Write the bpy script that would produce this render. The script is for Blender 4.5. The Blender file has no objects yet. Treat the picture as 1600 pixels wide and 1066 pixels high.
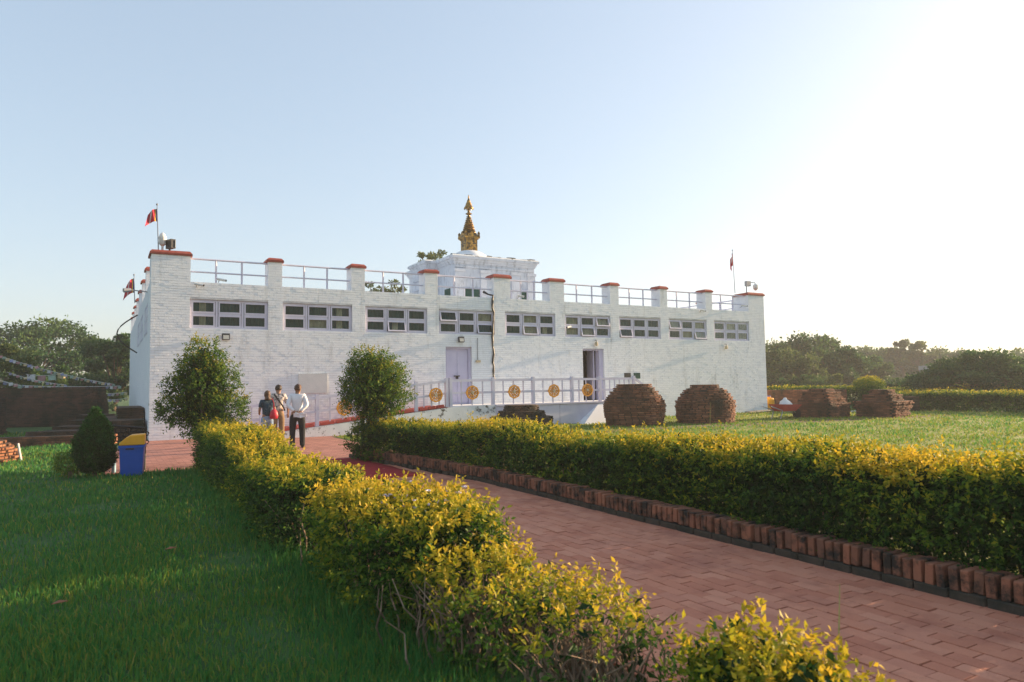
import bpy, bmesh, math, random
import numpy as np
from mathutils import Vector, Matrix
R = math.radians
rnd = random.Random(7)
rng = np.random.default_rng(11)
scene = bpy.context.scene
C = scene.collection

# ------------------------------------------------------------------ camera
# world axes: X along the temple front, Y into the temple, origin at its near left corner
YAW, PITCH, ROLL = 0.5194, 0.0603, -0.0153
CAM = Vector((-1.10, -25.22, 1.65))
def to_local(v):
    c, s = math.cos(YAW), math.sin(YAW)
    return Vector((v[0]*c + v[1]*s, -v[0]*s + v[1]*c, v[2]))
cp, sp, cr, sr = math.cos(PITCH), math.sin(PITCH), math.cos(ROLL), math.sin(ROLL)
fwd = Vector((0, cp, sp)); up0 = Vector((0, -sp, cp)); rt0 = Vector((1, 0, 0))
rt = to_local(cr*rt0 + sr*up0); up = to_local(-sr*rt0 + cr*up0); fw = to_local(fwd)
cam = bpy.data.cameras.new('camera'); camo = bpy.data.objects.new('camera', cam); C.objects.link(camo)
cam.sensor_width = 36; cam.lens = 1100/1600*36
cam.clip_start = 0.1; cam.clip_end = 3000
cam.dof.use_dof = True; cam.dof.focus_distance = 20; cam.dof.aperture_fstop = 3.2
camo.matrix_world = Matrix((( rt.x, up.x, -fw.x, CAM.x), (rt.y, up.y, -fw.y, CAM.y), (rt.z, up.z, -fw.z, CAM.z), (0, 0, 0, 1)))
scene.camera = camo

# ------------------------------------------------------------------ light
SUN_EL, SUN_AZ = R(13), R(-1.9)          # azimuth from +X towards +Y
world = bpy.data.worlds.new('World'); scene.world = world; world.use_nodes = True
wn = world.node_tree.nodes; wl = world.node_tree.links
bg = wn['Background']
sky = wn.new('ShaderNodeTexSky'); sky.sky_type = 'NISHITA'; sky.sun_disc = False
sky.sun_elevation = SUN_EL; sky.sun_rotation = R(90) - SUN_AZ
sky.altitude = 100; sky.air_density = 1.0; sky.dust_density = 2.2; sky.ozone_density = 2.6
gam = wn.new('ShaderNodeGamma'); gam.inputs[1].default_value = .48; wl.new(sky.outputs[0], gam.inputs[0])
hsv = wn.new('ShaderNodeHueSaturation'); hsv.inputs['Saturation'].default_value = 1.0; wl.new(gam.outputs[0], hsv.inputs['Color'])
wl.new(hsv.outputs[0], bg.inputs[0]); bg.inputs[1].default_value = 0.15          # a hazy, milky evening sky
sl = bpy.data.lights.new('sun', 'SUN'); slo = bpy.data.objects.new('sun', sl); C.objects.link(slo)
sl.energy = 3.5; sl.angle = R(0.53); sl.color = (1.0, 0.72, 0.44)
sd = Vector((math.cos(SUN_EL)*math.cos(SUN_AZ), math.cos(SUN_EL)*math.sin(SUN_AZ), math.sin(SUN_EL)))
slo.rotation_euler = (-sd).to_track_quat('-Z', 'Y').to_euler()
slo.location = (60, 0, 30)
vs = scene.view_settings
vs.view_transform = 'Standard'; vs.look = 'None'; vs.gamma = 1; vs.exposure = 1.84; vs.use_curve_mapping = False
scene.render.engine = 'CYCLES'
cy = scene.cycles
cy.max_bounces = 6; cy.diffuse_bounces = 3; cy.glossy_bounces = 3; cy.transmission_bounces = 4; cy.transparent_max_bounces = 8
cy.use_denoising = True; cy.sample_clamp_indirect = 6
try: cy.volume_step_rate = 4
except Exception: pass

# ------------------------------------------------------------------ materials
def nodes_of(m):
    m.use_nodes = True
    nt = m.node_tree
    return nt, nt.nodes, nt.links, nt.nodes['Principled BSDF']
def noise(nt, pos, scale, detail=4, rough=0.6):
    n = nt.nodes.new('ShaderNodeTexNoise'); n.inputs['Scale'].default_value = scale
    n.inputs['Detail'].default_value = detail; n.inputs['Roughness'].default_value = rough
    nt.links.new(pos, n.inputs['Vector']); return n.outputs[0]
def ramp(nt, fac, stops):
    r = nt.nodes.new('ShaderNodeValToRGB'); e = r.color_ramp.elements
    while len(e) < len(stops): e.new(0.5)
    for i, (p, c) in enumerate(stops):
        e[i].position = p; e[i].color = (*c, 1) if len(c) == 3 else c
    nt.links.new(fac, r.inputs[0]); return r.outputs[0]
def mix(nt, fac, a, b, mode='MIX'):
    m = nt.nodes.new('ShaderNodeMix'); m.data_type = 'RGBA'; m.blend_type = mode
    for k, v in ((0, fac), (6, a), (7, b)):
        if isinstance(v, (int, float)): m.inputs[k].default_value = v
        elif isinstance(v, tuple): m.inputs[k].default_value = (*v, 1)
        else: nt.links.new(v, m.inputs[k])
    return m.outputs[2]
def math_(nt, op, a, b=0.0):
    m = nt.nodes.new('ShaderNodeMath'); m.operation = op
    for k, v in ((0, a), (1, b)):
        if isinstance(v, (int, float)): m.inputs[k].default_value = v
        else: nt.links.new(v, m.inputs[k])
    return m.outputs[0]
def mapping(nt, pos, scale):
    m = nt.nodes.new('ShaderNodeMapping'); m.inputs['Scale'].default_value = scale
    nt.links.new(pos, m.inputs[0]); return m.outputs[0]
def piece_random(nt):
    g = nt.nodes.new('ShaderNodeNewGeometry'); o = nt.nodes.new('ShaderNodeObjectInfo')
    return math_(nt, 'FRACT', math_(nt, 'ADD', g.outputs['Random Per Island'], o.outputs['Random']))
def surf(name, c1, c2, scale=3, rough=0.8, bump=0.15, bscale=40, dirt=None, dscale=1.2, dpos=(0.5, 0.72),
         pieces=None, metal=0.0, spec=0.3, dvec=(1, 1, 1), bdist=0.02):
    """two-tone noise colour, optional per-piece tone, optional dirt patches with a shape of their own, fine bump"""
    m = bpy.data.materials.new(name); nt, N, L, P = nodes_of(m)
    pos = N.new('ShaderNodeNewGeometry').outputs['Position']
    col = ramp(nt, noise(nt, pos, scale, 6), [(0.32, c1), (0.68, c2)])
    if pieces:
        col = mix(nt, 0.75, col, ramp(nt, piece_random(nt), [(i/(len(pieces)-1) if len(pieces) > 1 else 0, c) for i, c in enumerate(pieces)]))
    if dirt:
        f = ramp(nt, noise(nt, mapping(nt, pos, dvec), dscale, 8, 0.7), [(dpos[0], (0, 0, 0)), (dpos[1], (1, 1, 1))])
        col = mix(nt, f, col, dirt)
    L.new(col, P.inputs['Base Color'])
    P.inputs['Roughness'].default_value = rough; P.inputs['Metallic'].default_value = metal
    P.inputs['Specular IOR Level'].default_value = spec
    if bump:
        b = N.new('ShaderNodeBump'); b.inputs['Strength'].default_value = bump; b.inputs['Distance'].default_value = bdist
        L.new(noise(nt, pos, bscale, 5), b.inputs['Height']); L.new(b.outputs[0], P.inputs['Normal'])
    return m
def plain(name, c, rough=0.5, metal=0.0, spec=0.4, vary=0.12):
    d = tuple(x*(1-vary) for x in c); return surf(name, d, c, 6, rough, 0.05, 60, metal=metal, spec=spec)
def brickbump(name, c1, c2, bw=0.26, bh=0.085, axis='x', **k):
    """painted masonry too far off to pick bricks apart: brick courses as fine relief"""
    m = surf(name, c1, c2, **k); nt, N, L, P = nodes_of(m)
    pos = N.new('ShaderNodeNewGeometry').outputs['Position']
    sep = N.new('ShaderNodeSeparateXYZ'); L.new(pos, sep.inputs[0])
    com = N.new('ShaderNodeCombineXYZ'); L.new(sep.outputs[0 if axis == 'x' else 1], com.inputs[0]); L.new(sep.outputs[2], com.inputs[1])
    bt = N.new('ShaderNodeTexBrick'); bt.inputs['Scale'].default_value = 1
    bt.inputs['Brick Width'].default_value = bw; bt.inputs['Row Height'].default_value = bh; bt.inputs['Mortar Size'].default_value = 0.007
    bt.inputs['Mortar Smooth'].default_value = 0.4
    L.new(com.outputs[0], bt.inputs[0])
    b = N.new('ShaderNodeBump'); b.inputs['Strength'].default_value = 0.7; b.inputs['Distance'].default_value = 0.012; b.invert = True
    L.new(bt.outputs['Fac'], b.inputs['Height'])
    old = P.inputs['Normal'].links[0].from_node if P.inputs['Normal'].links else None
    if old: L.new(b.outputs[0], old.inputs['Normal'])
    return m
def leafmat(name, stops, trans=0.35, rough=0.62):
    m = bpy.data.materials.new(name); nt, N, L, P = nodes_of(m)
    a = N.new('ShaderNodeAttribute'); a.attribute_name = 'tint'
    g = N.new('ShaderNodeNewGeometry')
    f = math_(nt, 'ADD', a.outputs['Fac'], math_(nt, 'MULTIPLY', math_(nt, 'SUBTRACT', g.outputs['Random Per Island'], 0.5), 0.22))
    col = ramp(nt, f, stops)
    L.new(col, P.inputs['Base Color']); P.inputs['Roughness'].default_value = rough; P.inputs['Specular IOR Level'].default_value = 0.2
    t = N.new('ShaderNodeBsdfTranslucent'); L.new(col, t.inputs[0])
    x = N.new('ShaderNodeMixShader'); x.inputs[0].default_value = trans
    L.new(P.outputs[0], x.inputs[1]); L.new(t.outputs[0], x.inputs[2]); L.new(x.outputs[0], N['Material Output'].inputs[0])
    return m
M = {}
M['paint'] = surf('white_limewash', (.75, .78, .83), (.85, .87, .89), 2.5, .85, .25, 30, dirt=(.42, .42, .40), dscale=.9, dpos=(.54, .80), dvec=(2.6, 1, .45), pieces=[(.77, .80, .84), (.83, .85, .88), (.86, .88, .90), (.75, .78, .83)])
M['paint_joint'] = surf('limewash_joint', (.42, .43, .45), (.84, .84, .84), 1.7, .9, .3, 30)
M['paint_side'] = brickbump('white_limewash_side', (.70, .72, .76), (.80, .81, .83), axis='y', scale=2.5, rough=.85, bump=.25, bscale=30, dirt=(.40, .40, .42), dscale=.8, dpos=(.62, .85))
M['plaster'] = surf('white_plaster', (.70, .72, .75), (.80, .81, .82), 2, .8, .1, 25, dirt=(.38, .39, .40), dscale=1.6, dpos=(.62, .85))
M['plaster_shrine'] = surf('weathered_shaded_plaster', (.54, .58, .66), (.66, .69, .75), 2, .8, .15, 25, dirt=(.26, .28, .31), dscale=2.2, dpos=(.52, .74), dvec=(2, 2, .6))  # bluish shade of the shrine painted into its plaster, plus weather stains
M['plaster_dirty'] = surf('peeling_white_plaster', (.68, .70, .70), (.80, .81, .80), 3, .9, .5, 30, dirt=(.09, .09, .075), dscale=5, dpos=(.56, .64))
M['lilac'] = surf('lilac_paint', (.58, .56, .68), (.66, .64, .74), 3, .6, .08, 30, dirt=(.40, .38, .44), dscale=3, dpos=(.66, .8))
M['lilac_door'] = surf('lilac_door_paint', (.52, .49, .65), (.58, .55, .70), 3, .55, .06, 30, dirt=(.40, .36, .46), dscale=2, dpos=(.62, .85), dvec=(3, 1, .4))
M['cap'] = surf('red_cap_paint', (.26, .055, .04), (.38, .085, .06), 5, .75, .3, 40, dirt=(.12, .06, .05), dscale=4, dpos=(.58, .75))
M['redband'] = surf('red_band_paint', (.36, .05, .045), (.48, .08, .06), 5, .75, .2, 40)
M['green_cloth'] = surf('dark_green_window_cloth', (.012, .05, .042), (.02, .085, .065), 2, .9, .1, 20)
M['curtain'] = surf('beige_curtain', (.40, .33, .22), (.58, .49, .34), 5, .9, .2, 20, dvec=(6, 1, .2))
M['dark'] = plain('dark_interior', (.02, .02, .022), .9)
M['black'] = plain('black_metal', (.018, .018, .02), .5)
M['grey'] = plain('grey_metal', (.30, .31, .33), .45, .3)
M['whitep'] = plain('white_plastic', (.72, .72, .70), .4)
M['lamp'] = plain('floodlight_glass', (.45, .46, .42), .15)
M['plaque'] = surf('grey_cement_plaque', (.55, .56, .56), (.64, .64, .63), 3, .85, .2, 40)
M['gold'] = surf('weathered_gilt', (.36, .19, .04), (.56, .32, .07), 7, .42, .3, 25, metal=.7, dirt=(.035, .032, .022), dscale=5, dpos=(.42, .6))
M['goldpaint'] = surf('orange_gold_paint', (.62, .25, .02), (.80, .36, .03), 12, .5, .3, 60)
M['brick'] = surf('weathered_red_brick', (.15, .065, .038), (.27, .115, .065), 6, .92, .7, 45, dirt=(.030, .030, .020), dscale=1.5, dpos=(.46, .66),
                  pieces=[(.09, .046, .032), (.21, .088, .050), (.31, .125, .066), (.14, .065, .042), (.36, .17, .10)])
M['brick_dark'] = surf('mossy_dark_brick', (.06, .04, .03), (.12, .065, .045), 6, .95, .6, 45, dirt=(.02, .026, .018), dscale=1.0, dpos=(.38, .62),
                       pieces=[(.05, .038, .03), (.10, .055, .04), (.15, .075, .05), (.06, .04, .03)])
M['brick_orange'] = surf('orange_brick', (.24, .10, .05), (.34, .15, .075), 6, .9, .6, 45, dirt=(.06, .045, .03), dscale=2.5, dpos=(.46, .66),
                      pieces=[(.18, .075, .04), (.28, .11, .055), (.36, .16, .08), (.24, .11, .06)])  # lighter and more orange than the brick of the other mounds
M['kerb'] = surf('kerb_brick', (.24, .10, .06), (.36, .15, .085), 9, .9, .6, 50, dirt=(.035, .03, .024), dscale=5, dpos=(.44, .60),
                 pieces=[(.20, .09, .055), (.33, .13, .075), (.40, .16, .09), (.16, .08, .055)])
M['kerb_low'] = surf('dark_kerb_base', (.055, .05, .04), (.10, .075, .055), 7, .95, .6, 50, dirt=(.03, .035, .025), dscale=3, dpos=(.45, .7))  # darker than the upright bricks above it
M['mortar'] = surf('dusty_mortar', (.10, .075, .06), (.42, .36, .32), 2.2, .95, .4, 60)
M['tile'] = surf('pink_brick_paver', (.54, .205, .122), (.64, .27, .165), 5, .85, .5, 60, dirt=(.34, .115, .075), dscale=1.3, dpos=(.50, .74),
                 pieces=[(.50, .18, .108), (.59, .235, .142), (.65, .29, .185), (.55, .225, .145)])
M['carpet'] = surf('red_carpet', (.28, .02, .025), (.40, .03, .035), 8, .98, .5, 120)
M['bluep'] = plain('blue_plastic', (.012, .085, .42), .42)
M['yellowp'] = plain('yellow_plastic', (.80, .36, .012), .42)
M['bark'] = surf('bark', (.09, .065, .045), (.18, .13, .09), 9, .95, .7, 30)
M['twig'] = surf('dry_twig', (.16, .11, .075), (.30, .21, .14), 12, .9, .4, 60)
M['skin'] = surf('skin', (.28, .15, .09), (.34, .19, .12), 8, .55, .05, 60)
M['hair'] = surf('dark_hair', (.02, .015, .012), (.06, .035, .022), 30, .5, .5, 90)
M['hair_brown'] = surf('brown_hair', (.06, .03, .018), (.13, .065, .035), 30, .5, .5, 90)
M['shirt'] = surf('white_cotton', (.68, .69, .72), (.78, .78, .80), 6, .85, .4, 14)
M['black_cloth'] = surf('black_cloth', (.010, .011, .014), (.022, .022, .026), 8, .9, .3, 20)
M['jeans'] = surf('light_denim', (.17, .25, .38), (.28, .37, .50), 9, .9, .4, 30)
M['tan_cloth'] = surf('tan_cloth', (.18, .11, .06), (.27, .18, .10), 9, .9, .4, 20)
M['navy_print'] = surf('navy_floral_print', (.018, .04, .06), (.03, .06, .085), 9, .9, .2, 20, dirt=(.42, .46, .48), dscale=16, dpos=(.60, .66))
M['flower_print'] = surf('grey_floral_print', (.52, .46, .42), (.62, .56, .52), 9, .9, .2, 20, dirt=(.06, .05, .06), dscale=15, dpos=(.50, .57))
M['redbag'] = plain('red_leather', (.52, .02, .045), .45)
M['stone'] = surf('grey_stone', (.18, .17, .16), (.32, .30, .27), 5, .95, .5, 30, dirt=(.06, .07, .05), dscale=3, dpos=(.5, .7))
M['soil'] = surf('bare_soil', (.13, .085, .055), (.22, .15, .10), 3, .98, .5, 40)
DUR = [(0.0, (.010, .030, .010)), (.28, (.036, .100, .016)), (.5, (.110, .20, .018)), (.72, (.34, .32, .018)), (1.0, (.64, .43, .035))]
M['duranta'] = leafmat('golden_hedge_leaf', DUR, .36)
M['bushleaf'] = leafmat('bush_leaf', [(0, (.012, .036, .012)), (.35, (.040, .115, .018)), (.65, (.14, .22, .02)), (1, (.50, .34, .03))], .36)
M['conifer'] = leafmat('conifer_spray', [(0, (.008, .026, .010)), (.6, (.030, .115, .020)), (1, (.07, .20, .03))], .25)
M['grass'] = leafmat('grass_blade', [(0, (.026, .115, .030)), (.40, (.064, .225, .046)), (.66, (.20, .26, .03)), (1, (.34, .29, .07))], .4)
M['treeleaf'] = leafmat('tree_leaf', [(0, (.016, .045, .020)), (.5, (.046, .110, .034)), (1, (.13, .19, .045))], .34)
M['treeleaf_olive'] = leafmat('olive_tree_leaf', [(0, (.020, .038, .014)), (.5, (.070, .115, .032)), (1, (.18, .20, .05))], .34)

# ------------------------------------------------------------------ helpers
ORIG = {}
def tag(o, label, cat=None, group=None, kind=None):
    if label: o['label'] = label
    if cat: o['category'] = cat
    if group: o['group'] = group
    if kind: o['kind'] = kind
    return o
def thing(name, label, cat, loc=(0, 0, 0), group=None):
    o = bpy.data.objects.new(name, None); C.objects.link(o); o.location = loc; o.empty_display_size = .2
    ORIG[o] = Vector(loc); return tag(o, label, cat, group)
def origin(p):
    while p is not None:
        if p in ORIG: return ORIG[p]
        p = p.parent
    return Vector((0, 0, 0))
def link(name, me, mat, parent=None, smooth=False):
    o = bpy.data.objects.new(name, me); C.objects.link(o)
    if mat is not None and not me.materials: me.materials.append(M[mat] if isinstance(mat, str) else mat)
    if smooth: me.polygons.foreach_set('use_smooth', [True]*len(me.polygons))
    if parent: o.parent = parent
    return o
class MB:
    """collects shapes in world coordinates; build() makes one mesh object"""
    def __init__(s): s.v = []; s.f = []
    def add(s, vs, fs):
        n = len(s.v); s.v += [tuple(v) for v in vs]; s.f += [tuple(i+n for i in f) for f in fs]; return s
    def box(s, c, size, rz=0, taper=1.0, rx=0, ry=0):
        hx, hy, hz = size[0]/2, size[1]/2, size[2]/2
        m = Matrix.Rotation(rz, 3, 'Z') @ Matrix.Rotation(ry, 3, 'Y') @ Matrix.Rotation(rx, 3, 'X')
        vs = [Vector(c) + m @ Vector((x*hx*(taper if z > 0 else 1), y*hy*(taper if z > 0 else 1), z*hz)) for z in (-1, 1) for x, y in ((-1, -1), (1, -1), (1, 1), (-1, 1))]
        return s.add(vs, [(3, 2, 1, 0), (4, 5, 6, 7), (0, 1, 5, 4), (1, 2, 6, 5), (2, 3, 7, 6), (3, 0, 4, 7)])
    def span(s, a, b):
        return s.box([(a[i]+b[i])/2 for i in range(3)], [abs(b[i]-a[i]) for i in range(3)])
    def tube(s, pts, r, n=6, cap=True):
        pts = [Vector(p) for p in pts]; rs = r if isinstance(r, (list, tuple)) else [r]*len(pts)
        vs = []; fs = []
        for i, p in enumerate(pts):
            d = (pts[min(i+1, len(pts)-1)] - pts[max(i-1, 0)]).normalized()
            a = d.cross(Vector((0, 0, 1)) if abs(d.z) < .9 else Vector((1, 0, 0))).normalized(); b = d.cross(a)
            for k in range(n):
                t = 2*math.pi*k/n; vs.append(p + (a*math.cos(t) + b*math.sin(t))*rs[i])
        for i in range(len(pts)-1):
            for k in range(n):
                fs.append((i*n+k, i*n+(k+1) % n, (i+1)*n+(k+1) % n, (i+1)*n+k))
        if cap: fs.append(tuple(range(n-1, -1, -1))); fs.append(tuple(range((len(pts)-1)*n, len(pts)*n)))
        return s.add(vs, fs)
    def lathe(s, prof, c, n=16, sq=False, rz=0, jit=0):
        vs = []; fs = []
        for r, z in prof:
            for k in range(n):
                t = 2*math.pi*k/n + rz; q = r*(1 + (rnd.uniform(-jit, jit) if jit else 0))
                vs.append((c[0]+q*math.cos(t), c[1]+q*math.sin(t), c[2]+z))
        for i in range(len(prof)-1):
            for k in range(n): fs.append((i*n+k, i*n+(k+1) % n, (i+1)*n+(k+1) % n, (i+1)*n+k))
        fs.append(tuple(range(n-1, -1, -1))); fs.append(tuple(range((len(prof)-1)*n, len(prof)*n)))
        return s.add(vs, fs)
    def build(s, name, mat, parent=None, smooth=False, label=None, kind=None):
        o0 = origin(parent)
        me = bpy.data.meshes.new(name); me.from_pydata([(x-o0.x, y-o0.y, z-o0.z) for x, y, z in s.v], [], s.f); me.update()
        o = link(name, me, mat, parent, smooth)
        if label: o['label'] = label
        if kind: o['kind'] = kind
        return o
def box(name, c, size, mat, parent=None, rz=0, **k): return MB().box(c, size, rz).build(name, mat, parent, **k)
def one(o, label, cat, group=None): return tag(o, label, cat, group)
# ---- bricks: the largest in view as objects sharing one mesh, the rest joined
UNIT = {}
def unit_brick(mat):
    if mat not in UNIT:
        bm = bmesh.new(); bmesh.ops.create_cube(bm, size=1)
        bmesh.ops.bevel(bm, geom=bm.edges[:], offset=.05, segments=1, affect='EDGES')
        me = bpy.data.meshes.new('brick_shape'); bm.to_mesh(me); bm.free(); me.materials.append(M[mat]); UNIT[mat] = me
    return UNIT[mat]
def bricks(parent, items, mat, nsingle, name='brick', key=None, rest_name=None):
    o0 = origin(parent)
    key = key or (lambda b: (Vector(b[0]) - CAM).length)
    items = sorted(items, key=key)
    me = unit_brick(mat)
    for c, size, rz, tilt in items[:nsingle]:
        o = bpy.data.objects.new(name, me); C.objects.link(o); o.parent = parent
        o.location = Vector(c) - o0; o.scale = size; o.rotation_euler = (tilt, tilt*.6, rz)
    rest = items[nsingle:]
    if rest:
        mb = MB()
        for c, size, rz, tilt in rest: mb.box(c, size, rz, rx=tilt, ry=tilt*.6)
        o = mb.build(rest_name or name + 'work', mat, parent, kind='stuff')
def toward_cam(c0):
    c0 = Vector((c0[0], c0[1], 0)); v = (CAM - c0); v.z = 0; v.normalize()
    def k(b):
        d = Vector(b[0]) - Vector(c0); d.z = 0
        return -(d.normalized().dot(v)) if d.length > 0 else 0
    return k
# ---- foliage: many small folded leaves in one mesh
def unit(a): return a/np.maximum(np.linalg.norm(a, axis=1, keepdims=True), 1e-9)
def leaves(name, pos, dirs, size, tint, mat, parent=None, aspect=.50, fold=.35, updir=.7, kind=None):
    n = len(pos); o0 = np.array(origin(parent))
    pos = pos - o0; dirs = unit(dirs)
    nr = rng.normal(size=(n, 3))*.8; nr[:, 2] += updir
    side = unit(np.cross(dirs, nr)); nor = np.cross(side, dirs)
    L = size[:, None]; w = L*aspect*.5
    v = np.empty((n, 4, 3), np.float32)
    v[:, 0] = pos; v[:, 1] = pos + dirs*L*.45 + side*w + nor*w*fold
    v[:, 2] = pos + dirs*L - nor*L*.12; v[:, 3] = pos + dirs*L*.45 - side*w + nor*w*fold
    return raw_mesh(name, v.reshape(-1, 3), np.array([[0, 1, 2], [0, 2, 3]]), 4, n, np.repeat(tint, 4), mat, parent, kind)
def raw_mesh(name, v, tri, nv, n, tint, mat, parent, kind):
    me = bpy.data.meshes.new(name)
    f = (tri[None] + (np.arange(n)*nv)[:, None, None]).reshape(-1, 3)
    me.vertices.add(len(v)); me.vertices.foreach_set('co', np.ascontiguousarray(v, np.float32).ravel())
    me.loops.add(f.size); me.loops.foreach_set('vertex_index', f.ravel().astype(np.int32))
    me.polygons.add(len(f)); me.polygons.foreach_set('loop_start', (np.arange(len(f))*3).astype(np.int32))
    a = me.attributes.new('tint', 'FLOAT', 'POINT'); a.data.foreach_set('value', np.clip(tint, 0, 1).astype(np.float32))
    me.update(calc_edges=True)
    o = link(name, me, mat, parent)
    if kind: o['kind'] = kind
    return o
def shoots(base, D, length, per, lsize, tint, gain, spread=.85):
    """leaves in a spiral along short shoots -> arrays for leaves()"""
    n = len(base); D = unit(D)
    a = unit(np.cross(D, rng.normal(size=(n, 3)))); b = np.cross(D, a)
    P = []; Q = []; S = []; T = []
    for k in range(per):
        u = (k+.5)/per; th = 2.4*k + rng.uniform(0, 6.28, n)
        rad = a*np.cos(th)[:, None] + b*np.sin(th)[:, None]
        P.append(base + D*(length*u)[:, None]); Q.append(D*(.10+.45*u) + rad*spread*(1.2-u*.45) + rng.normal(size=(n, 3))*.22)
        S.append(lsize*rng.uniform(.65, 1.2, n)*(1-.25*abs(u-.5))); T.append(tint + gain*(u-.4))
    return np.concatenate(P), np.concatenate(Q), np.concatenate(S), np.concatenate(T)
class Fbm:
    def __init__(s, seed, base=1.0, oct=4):
        r = np.random.default_rng(seed); s.k = []
        for o in range(oct):
            for _ in range(4): s.k.append((unit(r.normal(size=(1, 3)))[0]*base*2**o*r.uniform(.7, 1.3), r.uniform(0, 6.28), .5**o))
    def __call__(s, p):
        p = np.atleast_2d(p); return sum(a*np.sin(p@k + ph) for k, ph, a in s.k)/4.0
def smooth(x, a, b):
    t = np.clip((x-a)/(b-a), 0, 1); return t*t*(3-2*t)
def hedge_leaves(line, hw, height, dens, lsize, seed, yellow=.62, length=.14, per=8, rough=.10, sprouts=40, inner=.55, low=.0, zfun=None, basetint=.24):
    """shoots over the lumpy surface of a clipped hedge that follows line [(x, y)...]"""
    line = np.array(line, float); seg = np.linalg.norm(np.diff(line, axis=0), axis=1); cum = np.concatenate([[0], np.cumsum(seg)]); Ln = cum[-1]
    per_m = 2*height + 2*hw
    n = int((Ln+2*hw)*per_m*dens)
    u = rng.uniform(-hw*.9, Ln+hw*.9, n); uc = np.clip(u, 0, Ln)
    cx = np.interp(uc, cum, line[:, 0]); cy_ = np.interp(uc, cum, line[:, 1])
    i = np.clip(np.searchsorted(cum, uc, side='right')-1, 0, len(seg)-1)
    T = (line[i+1]-line[i])/seg[i][:, None]; Nn = np.stack([T[:, 1], -T[:, 0]], 1)
    over = u-uc; ends = np.sqrt(np.maximum(0, 1-(over/hw)**2))
    H = np.full(n, float(height)) if zfun is None else zfun(uc)
    fb = Fbm(seed, 1.6); q = rng.uniform(0, 1, n)
    hs = height/(2*height+2*hw); sidepart = q < 2*hs
    sgn = np.where(rng.uniform(size=n) < .5, -1, 1)
    zz = np.where(sidepart, rng.uniform(low, 1, n)*H, H)
    xx = np.where(sidepart, sgn*hw, rng.uniform(-1, 1, n)*hw)
    # round the top edges
    e = np.clip((zz/H-.78)/.22, 0, 1); xx = np.where(sidepart, xx*(1-.22*e*e), xx)
    zz = np.where(sidepart, zz, H*(1-.10*(np.abs(xx)/hw)**3))
    nz = np.where(sidepart, .15+.6*e, 1.0); nxv = np.where(sidepart, sgn*(1-.4*e), .35*xx/hw)
    p3 = np.stack([cx, cy_, zz], 1)
    lump = fb(np.stack([cx + Nn[:, 0]*xx, cy_ + Nn[:, 1]*xx, zz], 1))
    k = 1 + lump*rough/hw
    depth = rng.exponential(.05, n)
    xx2 = xx*k*ends*(1 - np.where(sidepart, depth/hw, 0)); zz2 = np.maximum(.02, zz + np.where(sidepart, 0, lump*rough) - np.where(sidepart, 0, depth))
    base = np.stack([cx + Nn[:, 0]*xx2 + T[:, 0]*over, cy_ + Nn[:, 1]*xx2 + T[:, 1]*over, zz2], 1)
    D = np.stack([Nn[:, 0]*nxv + T[:, 0]*over/hw, Nn[:, 1]*nxv + T[:, 1]*over/hw, nz*.8+.15], 1) + rng.normal(size=(n, 3))*.5
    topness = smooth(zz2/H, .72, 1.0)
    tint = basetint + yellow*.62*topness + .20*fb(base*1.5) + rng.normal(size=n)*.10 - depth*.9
    A = shoots(base, D, rng.uniform(.5, 1.2, n)*length, per, lsize*rng.uniform(.75, 1.25, n), tint, .22+.22*topness)
    ni = int(n*inner); j = rng.integers(0, n, ni); sh = rng.uniform(.35, .9, ni)
    bi = base[j].copy(); bi[:, 0] = cx[j] + (bi[:, 0]-cx[j])*sh; bi[:, 1] = cy_[j] + (bi[:, 1]-cy_[j])*sh; bi[:, 2] *= rng.uniform(.75, .95, ni)
    B = shoots(bi, rng.normal(size=(ni, 3)) + [0, 0, .5], np.full(ni, length), 5, np.full(ni, lsize*1.75), np.full(ni, .12), .1)  # inner leaves tinted dark: shade of the hedge depth painted in
    out = [np.concatenate([a, b]) for a, b in zip(A, B)]
    if sprouts:
        us = rng.uniform(0, Ln, sprouts); sx = np.interp(us, cum, line[:, 0]) + rng.uniform(-.8, .8, sprouts)*hw; sy = np.interp(us, cum, line[:, 1]) + rng.uniform(-.8, .8, sprouts)*hw
        hz = height if zfun is None else zfun(us)
        S = shoots(np.stack([sx, sy, np.ones(sprouts)*hz-.03], 1), np.stack([rng.normal(size=sprouts)*.25, rng.normal(size=sprouts)*.25, np.ones(sprouts)], 1), rng.uniform(.08, .30, sprouts), 16, np.full(sprouts, lsize*1.05), np.full(sprouts, .72), .25, .7)
        out = [np.concatenate([a, b]) for a, b in zip(out, S)]
    return out
def stems(name, pts, h, mat, parent, lean=.15, r=.012, wob=.05):
    mb = MB()
    for x, y in pts:
        a = Vector((x, y, 0)); d = Vector((rnd.gauss(0, lean), rnd.gauss(0, lean), 1)); hh = h*rnd.uniform(.6, 1)
        P = [a + d*hh*t + Vector((rnd.gauss(0, wob), rnd.gauss(0, wob), 0))*t for t in (0, .33, .66, 1)]
        mb.tube(P, [r, r*.8, r*.6, r*.35], 4)
    return mb.build(name, mat, parent, kind='stuff')

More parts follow.
